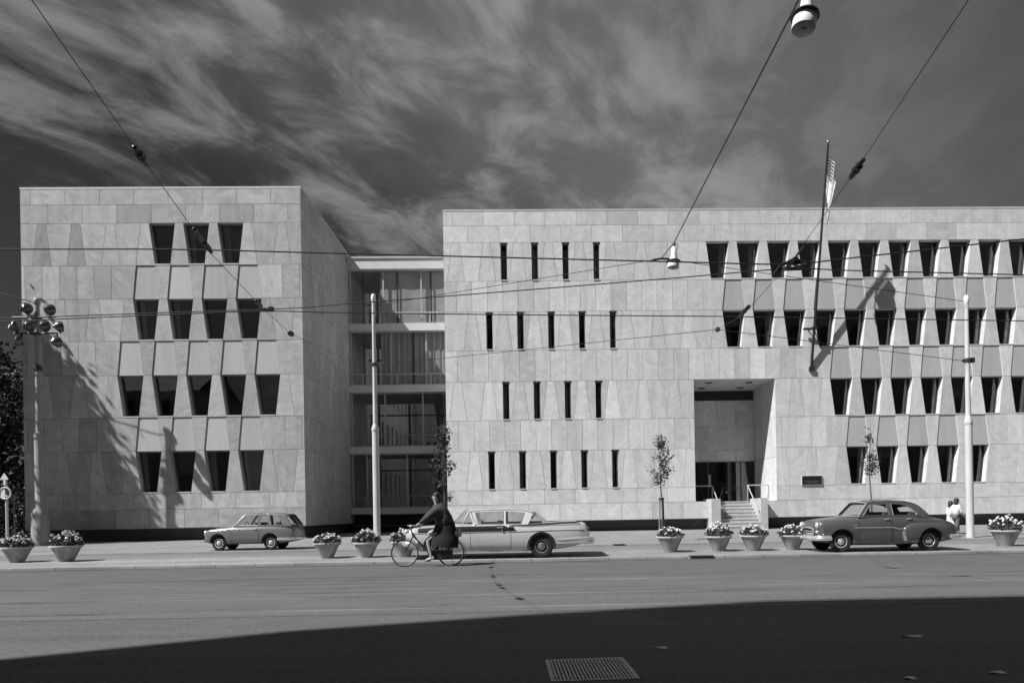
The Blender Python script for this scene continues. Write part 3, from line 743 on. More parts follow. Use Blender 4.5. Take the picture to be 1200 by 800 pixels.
b.add([(-150, -16, 15.5), (-36, -16, 15.5), (-36, -6, 15.5), (-150, -6, 15.5), (-150, -11, 19), (-36, -11, 19)], [[3, 2, 5, 4], [0, 4, 5, 1], [0, 3, 4], [1, 5, 2]]); b.build('roof', gray('roof_tile', .08, .8), far)
for fl in range(4):
    for k in range(20):
        b = MB(); b.ext((-40-k*3.6-.6, -6.02, 1.2+fl*3.7), (-40-k*3.6+.6, -5.96, 3.4+fl*3.7)); b.build('window', gray('town_window', .03, .1), far)
for fl in range(6):
    for k in range(16):
        x = -14+k*3.4
        if fl > 0 or abs(x) > 2.5:
            b = MB(); b.ext((x-.6, -1.25, 1.2+fl*3.7), (x+.6, -1.19, 3.5+fl*3.7)); b.build('window', gray('town_window', .03, .1), town)
# ================================================================ POLES, WIRES, LAMPS
def pole(loc, h, collar, r0, r1, r2, lab, mats, pedestal=None):
    g = empty('tram_wire_pole' if pedestal is None else 'floodlight_mast', loc, 0, lab, 'pole')
    b = MB()
    if pedestal: b.lathe([(pedestal*1.05, -.05), (pedestal*1.05, .35), (pedestal, .4), (pedestal, 1.35), (pedestal*.8, 1.6), (r0, 1.75), (r0, collar)], n=20)
    else: b.lathe([(r0*1.02, -.05), (r0, collar)], n=20)
    b.build('lower_shaft', mats, g, smooth=40)
    b = MB(); b.lathe([(r0, collar-.03), (r0*1.13, collar), (r0*1.13, collar+.12), (r1*1.05, collar+.3), (r1, collar+.32)], n=20); b.build('collar', mats, g, smooth=40)
    b = MB(); b.lathe([(r1, collar+.32), (r2, h-.35)], n=20); b.build('upper_shaft', mats, g, smooth=40)
    b = MB(); b.lathe([(r2, h-.36), (r2*1.25, h-.32), (r2*1.5, h-.22), (r2*1.35, h-.1), (r2*.8, h-.02), (0.01, h)], n=16); b.build('cap', M_WHITE if not pedestal else mats, g, smooth=50)
    return g
# middle pole in front of the link, right pole by the walkers, floodlight mast at left
pm_top = at(438, 344, 28.5); pm = at(442, 632, 28.5)
gM = pole((pm.x, 28.5, .25), pm_top.z-.25, at(440, 505, 28.5).z-.25, .148, .098, .068, 'slim pale tram wire pole standing in front of the glass link', M_POLE)
pr = at(1137, 629, 23.4); pr_top = at(1130, 345.5, 23.4)
gR = pole((pr.x, 23.4, .18), pr_top.z-.18, at(1133.5, 497, 23.4).z-.18, .128, .092, .066, 'slim pale tram wire pole beside the two walkers', M_POLE)
for g, px, py, Y in ((gM, 439, 427, 28.5), (gR, 1131, 422, 23.4)):
    z = at(px, py, Y).z-g.location.z
    for dz, rr in ((0, .13), (.0, 0)):
        if rr: b = MB(); b.lathe([(rr, z-.06), (rr, z+.06)], n=14); b.build('clamp_ring', M_DARKMETAL, g)
    b = MB(); b.box((.18, 0, z), (.16, .1, .18)); b.box((-.14, 0, z-.02), (.08, .08, .1)); b.build('wire_bracket', M_DARKMETAL, g)
PLY = 29.35
pf = at(48, 641, PLY); pf_top = at(43.5, 348.5, PLY)
gL = pole((pf.x, PLY, .26), pf_top.z-.26, at(46, 514, PLY).z-.26, .19, .125, .10, 'tall floodlight mast at the left edge in front of the corner block', M_POLE_D, pedestal=.36)
zc = at(45, 432, PLY).z-.26
b = MB(); b.lathe([(.16, zc-.1), (.18, zc-.06), (.18, zc+.1), (.16, zc+.14)], n=16); b.build('collar', M_DARKMETAL, gL)
za, zb_ = at(44, 373, PLY).z-.26, at(44, 392, PLY).z-.26
b = MB(); b.tube([(-.95, -.2, za), (1.0, -.2, za)], .035); b.tube([(-.9, -.2, zb_), (1.0, -.2, zb_)], .035)
for z in (za, zb_): b.box((0, -.1, z), (.3, .25, .09))
b.build('crossarm', M_DARKMETAL, gL)
M_FLOOD = gray('floodlight_bowl', .12, .25, .6)
M_FGL = gray('floodlight_glass', .12, .1)
for px, py, face, tilt in ((30, 361, .35, .3), (57, 362.5, -.2, .2), (17, 382, 2.5, .3), (33, 381.5, .2, .25), (51, 381.5, -.15, .25), (68.5, 382.5, -.7, .2), (22, 400, 2.3, .35), (65, 400.5, -.3, .35)):
    P = at(px, py, PLY-.35) - gL.location
    b = MB(); rot = Matrix.Rotation(face, 3, 'Z') @ Matrix.Rotation(tilt, 3, 'X') @ Matrix.Rotation(R(-90), 3, 'X')   # opening towards +Y
    b.lathe([(.02, -.2), (.07, -.19), (.10, -.15), (.17, -.09), (.23, .02), (.245, .12), (.25, .13), (.235, .135)], n=20, mat=rot)
    fl = b.build('floodlight', M_FLOOD, gL, smooth=40); fl.location = P
    b = MB(); b.lathe([(.0, .10), (.228, .12), (.228, .128), (.0, .128)], n=20, mat=rot); b.build('lens', M_FGL, fl)
    b = MB()
    for r in (.07, .14, .21):
        b.tube([rot @ Vector((r*math.cos(a*math.pi/8), r*math.sin(a*math.pi/8), .145)) for a in range(17)], .006, 5)
    b.build('guard', M_STEEL, fl)
    zt = za if abs(P.z-za) < abs(P.z-zb_) else zb_
    b = MB(); b.tube([rot @ Vector((0, 0, -.19)), Vector((0, .15, zt-P.z)) if abs(zt-P.z) > .05 else Vector((0, .14, .02))], .022); b.box((-.0, .12, (zt-P.z)*.5), (.04, .04, abs(zt-P.z)+.05)); b.build('yoke', M_DARKMETAL, fl)

M_WIRE = gray('wire_dark', .02, .6)
M_INS = gray('insulator_dark', .02, .35)
def wire(pts, r, lab, smooth=True, n=6, kind='overhead_wire', group=None):
    g = empty(kind, pts[0], 0, lab, 'wire', group); o = Vector(pts[0])
    P = catmull(pts, n) if smooth and len(pts) > 2 else pts
    b = MB(); b.tube([Vector(p)-o for p in P], r, 6); b.build('cable', M_WIRE, g); return g
def insulator(g, p, q, L=.3, r=.07, two=True):
    """strain insulator around point p, axis towards q, as a part of wire g"""
    p = Vector(p); d = (Vector(q)-p).normalized(); mt = d.to_track_quat('Z', 'Y').to_matrix()
    b = MB(); b.lathe([(.015, -L*.9), (.03, -L*.85), (.03, -L*.6), (r*.55, -L*.5), (r, -L*.3), (r*.7, -L*.1), (r*1.05, L*.1), (r*.75, L*.3), (.04, L*.5), (.035, L*.8), (.012, L*.9)], n=10, mat=mt)
    i = b.build('insulator', M_INS, g, smooth=50); i.location = p-g.location
def ext_(a, b, t): a = Vector(a); b = Vector(b); return a+(b-a)*t

# contact wires over the two tracks
YN, YF_ = 9.92, 12.0
pn_ = [at(x, y, YN) for x, y in ((0, 292), (200, 292.2), (400, 297), (600, 302), (800, 307), (922, 309.5), (1000, 302), (1200, 280))]
pn_ = [ext_(pn_[1], pn_[0], 4)] + pn_ + [ext_(pn_[-2], pn_[-1], 3)]
cN = wire(pn_, .0105, 'dark tram contact wire over the nearer track, upper of the long horizontal wires', n=4)
pf_ = [at(x, y, YF_) for x, y in ((40, 375), (200, 368.4), (308, 364.5), (400, 366.3), (600, 368.7), (800, 370.3), (870, 371), (1000, 373), (1200, 376))]
pf_ = [ext_(pf_[1], pf_[0], 3)] + pf_ + [ext_(pf_[-2], pf_[-1], 3)]
cF = wire(pf_, .0095, 'dark tram contact wire over the farther track, lower of the long horizontal wires', n=4)
cd = [(lerp(YF_, YN, t), x, y) for t, x, y in ((0, 60, 371), (0, 200, 366), (0, 345, 361), (.1, 400, 356.5), (.45, 600, 341), (.8, 800, 325), (1, 922, 315), (1, 1000, 317), (1, 1200, 322))]
cd = [at(x, y, Y) for Y, x, y in cd]; cd = [ext_(cd[1], cd[0], 3)] + cd + [ext_(cd[-2], cd[-1], 3)]
cD = wire(cd, .009, 'tram wire crossing slantwise from the farther to the nearer track', n=4)

# cross-street span wires
def span(lab, pts, anchor_y=-1.19, r=.0045):
    back = ext_(pts[1], pts[0], 1.0); d = (Vector(pts[0])-Vector(pts[1])); t = (anchor_y-pts[0].y)/d.y
    return wire([Vector(pts[0])+d*t] + list(pts), r, lab, smooth=False, kind='span_wire')
A = [at(37, 0, 5.9), at(165, 183, 7.7), at(247, 297, 9.9), at(310, 363, 12.0), at(341, 391, 14.0), at(438, 436, 28.4)]
gA = span('span wire with insulators from the upper left corner to the pole before the link', A)
insulator(gA, A[1], A[2], .19, .055); insulator(gA, at(232, 275, 9.3), A[2], .2, .04); insulator(gA, A[2]+Vector((0, -.1, .06)), A[1], .18, .045)
insulator(gA, at(303, 356, 11.6), A[3], .2, .045); insulator(gA, A[4], A[5], .22, .06)
b = MB(); b.box(at(312, 363, 12.0)-gA.location, (.28, .05, .06)); b.box(at(318, 361.5, 12.0)-gA.location, (.08, .06, .06)); b.build('wire_clamp', M_INS, gA)
C = [at(1135, 0, 6.0), at(1004, 198, 8.0), at(930, 303, 9.92), at(871, 369, 12.0), at(841, 386, 20.5)]
gC = span('cross street span wire with insulators from the upper right corner past the flagpole', C)
insulator(gC, C[1], C[2], .19, .055); insulator(gC, C[3]+Vector((0, -.05, .05)), C[2], .3, .045); insulator(gC, at(841, 386, 20.5), C[3], .26, .08)
# the contact wire hanger: a small frame of rods and clamps
b = MB(); o = gC.location; h = lambda x, y, Y=9.92: at(x, y, Y)-o
b.tube([h(942, 289), h(932, 302), h(914, 311), h(906, 322)], .016, 6); b.tube([h(915, 310), h(943, 306)], .016, 6); b.tube([h(921, 315), h(939, 314.5)], .03, 6)
b.tube([h(930, 303), h(936, 314)], .014, 6); b.tube([h(924, 306), h(934, 313)], .012, 6); b.tube([h(932, 304), h(944, 307)], .022, 6); b.tube([h(926, 305), h(932, 311)], .018, 6)
for x, y in ((932, 304), (925, 309), (942, 307), (938, 313.5), (923, 314.5)): b.box(h(x, y), (.075, .06, .06))
b.build('wire_hanger', M_INS, gC)
L1 = at(790, 284, 21.0); J = at(775, 303, 21.6); L2a = at(953.5, -34, 10.4)
gB = span('thick lamp wire rising from above the slit windows to the top right', [L2a, L1, J], r=.016)
tops = at(438, 358, 28.4), at(1130, 353, 23.3); lows = at(439, 428, 28.4), at(1131, 423, 23.3)
w1 = wire([tops[0], J, tops[1]], .011, 'thin bridle wire between the tops of the two pale poles carrying the far lamp', smooth=False, kind='bridle_wire')
b = MB(); b.tube([at(765, 304.5, 21.6)-w1.location, J-w1.location, at(784, 303.5, 21.6)-w1.location], .035, 6); b.build('wire_clamp', M_INS, w1)
w2 = wire([lows[0], C[-1], lows[1]], .010, 'thin lower bridle wire between the two pale poles, below the top windows', smooth=False, kind='bridle_wire')
pt = at(44, 356, PLY); wire([ext_(pt, at(0, 343, PLY), 6), pt], .02, 'short wire running off the frame from the top of the floodlight mast', smooth=False)

def lamp(P, lab, tilt=0.):
    """hanging street lamp: stem, flat reflector disc, opal drum; P is where it hangs from the wire"""
    g = empty('street_lamp', P, 0, lab, 'street lamp', 'street lamps hanging over the road')
    g.rotation_euler = (0, tilt, 0)
    b = MB(); b.lathe([(.02, 0), (.03, -.04), (.05, -.08), (.055, -.14), (.03, -.16)], n=12); b.build('hook', M_DARKMETAL, g)
    b = MB(); b.lathe([(.055, -.15), (.075, -.17), (.10, -.45), (.12, -.56), (.13, -.60)], n=18); b.build('stem', M_WHITE, g, smooth=40)
    b = MB(); b.lathe([(.13, -.595), (.225, -.62), (.235, -.645), (.19, -.64), (.12, -.63)], n=28); b.build('reflector', gray('reflector_dark', .03, .4), g, smooth=40)
    b = MB(); b.lathe([(.17, -.64), (.185, -.66), (.195, -.82), (.188, -.845)], n=28); b.build('drum', M_OPAL, g, smooth=40)
    b = MB(); b.lathe([(.188, -.846), (.15, -.86), (.05, -.865), (.05, -.88), (.01, -.885)], n=28); b.build('lens', gray('lens_grey', .16, .25), g, smooth=40)
    b = MB(); b.tube(catmull([(.0, .02, 0), (.13, .02, -.06), (.12, .02, -.2), (.05, .02, -.22)]), .009, 6); b.build('feed_cable', M_WIRE, g)
    return g
lamp(L1, 'small white drum street lamp hanging in front of the stone block', R(3))
lamp(L2a-Vector((0.07, 0, .13)), 'larger looking white drum street lamp at the top edge', R(8))

# ================================================================ FLAG
fb = at(950.5, 432, YR); ft = at(970.5, 168, YR-2.3)
fp = empty('flagpole', fb, 0, 'slender dark flagpole leaning out from the wall of the stone block', 'flagpole')
tip = ft-fb
b = MB(); b.tube([(0, -.02, 0), tip], [.075, .05], 10); b.build('pole', gray('flagpole_dark', .03, .4), fp, smooth=50)
b = MB(); b.lathe([(.0, -.09), (.06, -.06), (.085, 0), (.06, .06), (0, .09)], tip+Vector((0, 0, .07)), 12); b.build('finial', M_STEEL, fp, smooth=50)
q = tip*.19
b = MB(); b.tube([q, (q.x-.15, 0, q.z-.0)], .03); b.tube([q, (q.x+.55, 0, q.z-1.0)], .025); b.box(q, (.28, .16, .12)); b.box((q.x-.3, -.25, q.z+.02), (.4, .12, .1)); b.build('bracket', gray('flagpole_dark', .03, .4), fp)
b = MB(); b.box((0, -.06, -.02), (.28, .14, .22)); b.build('foot', gray('flagpole_dark', .03, .4), fp)
# flag: hangs limp from the upper pole; stars on a dark canton, thirteen stripes
fm = bpy.data.materials.new('flag_cloth'); fm.use_nodes = True; nt = fm.node_tree; bs = nt.nodes['Principled BSDF']
uv = N(nt, 'ShaderNodeUVMap'); sp = N(nt, 'ShaderNodeSeparateXYZ'); nt.links.new(uv.outputs[0], sp.inputs[0]); U, Vv = sp.outputs[0], sp.outputs[1]
stripe = MATH(nt, 'MODULO', MATH(nt, 'FLOOR', MATH(nt, 'MULTIPLY', Vv, 12.999)), 2.0)
cant = MATH(nt, 'MULTIPLY', MATH(nt, 'LESS_THAN', U, .4), MATH(nt, 'GREATER_THAN', Vv, .4615))
fu = MATH(nt, 'SUBTRACT', MATH(nt, 'FRACT', MATH(nt, 'MULTIPLY', U, 17.5)), .5); fv = MATH(nt, 'SUBTRACT', MATH(nt, 'FRACT', MATH(nt, 'MULTIPLY', MATH(nt, 'SUBTRACT', Vv, .4615), 13.0)), .5)
star = MATH(nt, 'LESS_THAN', MATH(nt, 'ADD', MATH(nt, 'MULTIPLY', fu, fu), MATH(nt, 'MULTIPLY', fv, fv)), .085)
c_st = MATH(nt, 'ADD', .56, MATH(nt, 'MULTIPLY', stripe, .32)); c_ca = MATH(nt, 'ADD', .03, MATH(nt, 'MULTIPLY', star, .75))
vv = MATH(nt, 'ADD', MATH(nt, 'MULTIPLY', c_st, MATH(nt, 'SUBTRACT', 1.0, cant)), MATH(nt, 'MULTIPLY', c_ca, cant))
nt.links.new(vv, bs.inputs['Base Color']); bs.inputs['Roughness'].default_value = .85
hp = fb+tip*.955; hl = fb+tip*.955-tip.normalized()*1.9
fo = MB(); nu, nv = 40, 20; uvs = []
for i in range(nu+1):
    u = i/nu
    for j in range(nv+1):
        v = j/nv; p = Vector(hl).lerp(Vector(hp), v)
        fold = math.sin(u*9.5+v*1.3)*.10*min(1, u*4); sx_ = .72*(1-math.exp(-3.2*u))*(.45+.55*v) + .05*math.sin(u*23+v*2)*u
        p = p+Vector((.04+sx_*.8+fold*.35-.22*u, -.07+fold*1.0, -1.75*u*(1-.10*v)-.05*math.sin(u*12)))
        fo.v.append(tuple(p-hp)); uvs.append((u, v))
for i in range(nu):
    for j in range(nv):
        a = i*(nv+1)+j; fo.f.append([a, a+nv+1, a+nv+2, a+1]); fo.t.append((1,0,0)); fo.mi.append(0)
me = fo.mesh('flag', fm, smooth=180); ul = me.uv_layers.new(name='UVMap')
for l in me.loops: ul.data[l.index].uv = uvs[l.vertex_index]
fl = bpy.data.objects.new('flag', me); col.objects.link(fl); fl.location = hp
tag(fl, 'limp starred and striped flag hanging from the flagpole', 'flag')

# roof aerial
an = at(944.5, 244, 41); g = empty('roof_aerial', (an.x, 41, 17.5), 0, 'thin television aerial on the roof left of the flag', 'aerial')
b = MB(); b.tube([(0, 0, 0), (0, 0, 2.15)], .022); b.build('mast', M_DARKMETAL, g)
b = MB(); b.tube([(-.55, 0, 1.55), (.5, 0, 2.1)], .016)
for t in (0, .3, .6, 1): b.tube([(-.55+1.05*t, -.3, 1.55+.55*t+.05), (-.55+1.05*t, .3, 1.55+.55*t-.05)], .014); b.tube([(-.55+1.05*t-.06, 0, 1.55+.55*t+.14), (-.55+1.05*t+.06, 0, 1.55+.55*t-.14)], .014)
b.build('antenna_arms', M_DARKMETAL, g)

# ================================================================ VEGETATION
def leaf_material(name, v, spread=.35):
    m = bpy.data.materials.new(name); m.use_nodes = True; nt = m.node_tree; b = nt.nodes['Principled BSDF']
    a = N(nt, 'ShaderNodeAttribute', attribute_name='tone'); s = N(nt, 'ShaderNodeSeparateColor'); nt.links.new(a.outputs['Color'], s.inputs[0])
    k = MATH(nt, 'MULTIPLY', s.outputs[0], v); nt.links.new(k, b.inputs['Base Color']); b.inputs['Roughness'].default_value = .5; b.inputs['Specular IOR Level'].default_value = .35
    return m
M_LEAF = leaf_material('tree_leaf', .055); M_LEAF_SHADED = leaf_material('shaded_leaf', .011); M_LEAF_P = leaf_material('plant_leaf', .075); M_PETAL = leaf_material('petal', .72)  # second leaf tone is darkened to stand for shade among the left trees
M_BARK = gray('bark', .09, .9, noise=9, amt=.35)
def leaf(b, p, L, rn, wd=.5):
    d = Vector((rn.gauss(0,1), rn.gauss(0,1), rn.gauss(-.1,.7))).normalized(); s = d.orthogonal(); s.rotate(Matrix.Rotation(rn.uniform(0, 6.28), 3, d)); s.normalize()
    t = (max(.4, 1+rn.gauss(0, .28)), 0, 0); p = Vector(p); nrm = d.cross(s)*L*.12
    b.add([p, p+d*L*.5+s*L*wd*.5-nrm, p+d*L, p+d*L*.5-s*L*wd*.5-nrm], [[0, 1, 2, 3]], t)
def big_tree(name, loc, h, prof, nleaf, size, lab, trunk_r=.3, seed=1, mat=None, group='trees left of the corner block', clump=.9):
    rn = random.Random(seed); g = empty(name, loc, 0, lab, 'tree', group); ncl = 170 if clump < 1.15 else 75
    b = MB(); b.tube(catmull([(0, 0, -.1), (.1, .05, h*.25), (-.1, .1, h*.55), (.05, 0, h*.9)], 4), [trunk_r*lerp(1.15, .12, i/12) for i in range(13)], 9)
    zlo = prof[0][0]*h; tips = []
    for i in range(34):
        f = rn.uniform(prof[0][0]*.9, .93); a = rn.uniform(0, 6.28); rr = interp(prof, f)*rn.uniform(.45, .95)
        p0 = Vector((0, 0, f*h*.88)); p1 = Vector((math.cos(a)*rr, math.sin(a)*rr, f*h+rn.uniform(-.3, .8))); mid = p0.lerp(p1, .5)+Vector((0, 0, -.3))
        b.tube([p0, mid, p1], [trunk_r*.28*(1.1-f), trunk_r*.18*(1.1-f), .015], 5); tips += [p1, mid.lerp(p1, .5)]
    b.build('trunk', M_BARK, g, smooth=60)
    b = MB(); centres = list(tips)
    while len(centres) < ncl:
        f = rn.uniform(prof[0][0], prof[-1][0]); a = rn.uniform(0, 6.28); rr = interp(prof, f)*math.sqrt(rn.uniform(.15, 1)); centres.append(Vector((rr*math.cos(a), rr*math.sin(a), f*h)))
    for i in range(nleaf):
        c = rn.choice(centres); leaf(b, c+Vector((rn.gauss(0, clump*.5), rn.gauss(0, clump*.5), rn.gauss(0, clump*.38))), size*rn.uniform(.6, 1.3), rn, .6)
    b.build('crown', mat or M_LEAF, g, tones=True); return g
# the tree outside the frame whose shadow falls on the corner block, and the dark trees beyond it
cone = [(.36, 1.2), (.42, 4.2), (.5, 4.6), (.7, 3.3), (.88, 1.6), (1, .4)]
big_tree('broad_tree', (-31.0, 28.8, .25), 18.3, cone, 26000, .36, 'broad tree just left of the floodlight mast, shading the corner block', .34, 3, M_LEAF_SHADED, clump=1.25)
dome = [(.03, 2.8), (.2, 4.2), (.5, 4.8), (.75, 3.9), (.92, 2.0), (1, .4)]
for i, (x, y, h, lab) in enumerate(((-40.2, 45, 15.0, 'dark dense tree rising behind the round traffic sign'), (-39.5, 52, 13.0, 'dark tree tucked behind the corner block at the left edge'),
                                   (-46, 43, 16.5, 'dark tree farthest out at the left edge'), (-48.5, 36, 19.0, 'tall dark tree added off the left edge to shade its neighbours'))):  # last tree is added out of view to shade the others
    big_tree('dense_tree', (x, y, .3), h, dome, 10000, .42, lab, .35, 11+i, M_LEAF_SHADED, clump=1.1)
hd = random.Random(5); b = MB()
for i in range(7000):
    x = hd.uniform(-56, -30); leaf(b, (x, hd.uniform(40, 42)+abs(x+30)*.05, hd.uniform(.3, 3.3+.4*math.sin(x*1.7))), .3, hd, .6)
tag(b.build('hedge', M_LEAF_SHADED, tones=True), 'dark hedge under the trees at the left edge', 'hedge')

def young_tree(loc, h, z0, seed, lab, spread, nleaf, mat, bare=.0, stakes=True, L=.12):
    rn = random.Random(seed); g = empty('young_tree', loc, 0, lab, 'tree', 'young street trees')
    b = MB(); P = catmull([(0, 0, 0), (.02, 0, h*.3), (-.03, .02, h*.6), (.03, 0, h)], 6); b.tube(P, [lerp(.04, .008, i/(len(P)-1)) for i in range(len(P))], 7)
    tips = []
    for i in range(15):
        f = rn.uniform(z0/h, .93); a = rn.uniform(0, 6.28); rr = interp(spread, f)*rn.uniform(.6, 1.05); p0 = Vector((0, 0, f*h)); p1 = Vector((math.cos(a)*rr, math.sin(a)*rr, f*h+rr*rn.uniform(.5, 1.1)))
        pts = catmull([p0, p0.lerp(p1, .5)+Vector((rn.gauss(0,.04), rn.gauss(0,.04), -.05)), p1], 4); b.tube(pts, [lerp(.014, .004, k/(len(pts)-1)) for k in range(len(pts))], 5); tips += pts[2:]
    tips += [Vector(p) for p in P if p[2] > z0]
    b.build('trunk', M_BARK, g, smooth=60)
    b = MB()
    for i in range(nleaf):
        c = rn.choice(tips); leaf(b, Vector(c)+Vector((rn.gauss(0, .09), rn.gauss(0, .09), rn.gauss(0, .09))), L*rn.uniform(.6, 1.3), rn, .55)
    b.build('crown', mat, g, tones=True)
    if stakes:
        for s in (-1, 1):
            b = MB(); b.tube([(s*.10, .05, -.02), (s*.06, .04, z0*.8)], .03, 7); b.build('stake', gray('stake_wood', .22, .8, noise=6), g)
        b = MB(); b.box((0, .03, z0*.78), (.2, .1, .06)); b.build('tie', M_BLACK, g)
    return g
Y1 = 24.2; q = at(772.5, 508, Y1); young_tree((q.x+.05, Y1, floor_z(Y1)), q.z-floor_z(Y1), at(772, 570, Y1).z-floor_z(Y1), 4, 'staked young street tree behind the planter left of the stairs', [(.3, .25), (.45, .55), (.6, .5), (.8, .28), (1, .05)], 620, M_LEAF, L=.11)
q = at(1018.5, 503, Y1); young_tree((q.x+.03, Y1, floor_z(Y1)), q.z-floor_z(Y1), at(1018, 560, Y1).z-floor_z(Y1), 8, 'thin young street tree behind the roof of the dark sedan', [(.4, .25), (.55, .42), (.7, .33), (.85, .2), (1, .05)], 760, M_LEAF, stakes=False, L=.085)
q = at(520, 496, Y1); young_tree((q.x-.02, Y1, floor_z(Y1)), q.z-floor_z(Y1), at(520, 590, Y1).z-floor_z(Y1), 15, 'leafy young street tree behind the cyclist', [(.2, .3), (.4, .5), (.6, .5), (.8, .3), (1, .06)], 560, M_LEAF, L=.13)

# planters along the kerb, each with its own bedding plant
def pot_mesh():
    b = MB(); b.lathe([(.16, 0), (.175, .0), (.36, .40), (.39, .43), (.352, .432), (.345, .42), (.0, .40)], n=32); return b.mesh('pot', M_POT, smooth=35)
M_POT = gray('pot_concrete', .30, .85, noise=7, amt=.32, stretch=(1,1,.35))
potm = pot_mesh()
b = MB(); b.lathe([(.350, .433), (.39, .431), (.412, .434), (.415, .468), (.405, .474), (.355, .474), (.348, .46)], n=32); rimm = b.mesh('rim', gray('pot_rim', .5, .8, noise=9, amt=.12), smooth=35)
b = MB(); b.lathe([(.34, .405), (.345, .415), (0, .43)], n=20); soilm = b.mesh('soil', gray('soil', .03, .95))
def plant_meshes(seed):
    rn = random.Random(seed); lb, pb = MB(), MB()
    for i in range(520):
        a = rn.uniform(0, 6.28); r = .40*math.sqrt(rn.random()); top = .27*(1-(r/.46)**2)+.04
        leaf(lb, (r*math.cos(a), r*math.sin(a), rn.uniform(.05, top+.05)), rn.uniform(.05, .11), rn, .8)
    for i in range(int(rn.uniform(30, 52))):
        a = rn.uniform(0, 6.28); r = .42*math.sqrt(rn.random()); z = .27*(1-(r/.50)**2)+rn.uniform(.05, .17); c = Vector((r*math.cos(a), r*math.sin(a), z)); s = rn.uniform(.026, .045)
        lb.tube([(c.x*.7, c.y*.7, z*.3), c], .004, 4)
        for k in range(9):
            d = Vector((rn.gauss(0,1), rn.gauss(0,1), abs(rn.gauss(.5,.8)))).normalized(); u = d.orthogonal().normalized(); v = d.cross(u); t = (max(.45, 1+rn.gauss(0, .12)), 0, 0)
            cc = c+d*s*.7; rr = s*.75; pb.add([cc+u*rr, cc+(u*.3+v)*rr, cc+(-u+v*.4)*rr, cc+(-u*.7-v*.7)*rr, cc+(u*.4-v)*rr], [[0,1,2,3,4]], t)
    return lb.mesh('foliage', M_LEAF_P, tones=True), pb.mesh('blossoms', M_PETAL, tones=True)
PM = [plant_meshes(s) for s in (21, 22, 23, 24, 25)]
plabs = ('at the left edge of the frame', 'right of the floodlight mast', 'nearest to the grey hatchback', 'at the foot of the pole by the glass link', 'behind the bicycle front wheel',
         'under the staked young tree', 'before the left stair cheek', 'before the right stair cheek', 'touching the front of the dark sedan', 'right of the last pole at the right edge')
for i, (px, yb) in enumerate(((20, 656.5), (78, 656.5), (383.5, 652.8), (429.5, 652.5), (474, 651.5), (785.5, 647), (842.5, 646), (883, 645.7), (929, 645), (1178.5, 641.5))):
    Yp = 19.55 if i > 1 else 20.05
    q = at(px, yb, Yp); z = .10
    s = (1.02, 1.06, 1, .97, 1, 1.02, .98, 1.0, .96, 1.05)[i]
    g = empty('planter', (q.x, Yp, z), rnd.uniform(0, 6), 'conical concrete planter '+plabs[i], 'planter', 'concrete planters along the kerb'); g.scale = (s, s, s)
    part('pot', potm, g); part('rim', rimm, g); part('soil', soilm, g)
    p = empty('bedding_plant', (q.x, Yp, z+.42*s), rnd.uniform(0, 6), 'pale bedding plant in the planter '+plabs[i], 'plant', 'flowering plants in the planters'); p.scale = (s*(1+.06*math.sin(i*5)), s, s*(1.0+.18*math.sin(i*2.3)))
    f_, bl = PM[(i*2) % 5]; part('foliage', f_, p); part('blossoms', bl, p)

# traffic sign and arrow at the left edge
Ys = 24.0; q = at(6.5, 577.5, Ys); g = empty('traffic_sign', (q.x, Ys, .2), 0, 'round half white traffic sign under an arrow at the left edge', 'sign')
z = q.z-.2
b = MB(); b.tube([(0, .05, -.3), (0, .05, z+.3)], .045); b.tube([(-.02, .04, z+.3), (-.03, .04, z+.55)], .04); b.build('post', M_POLE, g)
rx = Matrix.Rotation(R(90), 3, 'X')
b = MB(); b.lathe([(0, -.005), (.215, -.005), (.215, .02), (0, .02)], (0, 0, z), 32, rx); b.build('disc', gray('sign_dark', .02, .6), g)
b = MB(); ring = [Vector((.21*math.cos(a), -.0, .21*math.sin(a))) for a in [k*2*math.pi/40 for k in range(41)]]; b.tube([p+Vector((0, -.025, z)) for p in ring], .025, 6)
half = [(.18*math.cos(R(90)+math.pi*k/20), .18*math.sin(R(90)+math.pi*k/20)) for k in range(21)]
b.poly([(x, -.024, z+zz_) for x, zz_ in half]); b.add([(.015, -.024, z-.04), (.10, -.024, z-.12), (.07, -.024, z-.15), (-.0, -.024, z-.09)], [[0,1,2,3]]); b.build('sign_face', gray('sign_white', .7, .5), g)
b = MB(); ar = [(-.07, 0), (-.07, .30), (-.22, .25), (-.22, .32), (-.03, .62), (.17, .34), (.17, .27), (.03, .30), (.03, 0)]
ar = [(x*.72, v*.72) for x, v in ar]; zz0 = at(6, 568, Ys).z-.2; b.add([(x, -.03, zz0+v) for x, v in ar]+[(x, -.01, zz0+v) for x, v in ar], [list(range(9))[::-1], [9+i for i in range(9)]]+[[i, (i+1) % 9, 9+(i+1) % 9, 9+i] for i in range(9)]); b.build('arrow', gray('sign_white', .7, .5), g)
q = at(16.5, 583, 35); g = empty('round_mirror_post', (q.x, 35, .3), 0, 'small round ended post right of the traffic sign', 'post')
b = MB(); b.tube([(0, 0, -.3), (0, 0, q.z-.5)], .03); b.build('post', M_POLE_D, g)
b = MB(); b.lathe([(.0, -.02), (.17, -.02), (.19, .0), (.17, .03), (0, .03)], (0, -.04, q.z-.3), 20, rx); b.build('head', gray('post_head', .12, .4), g)
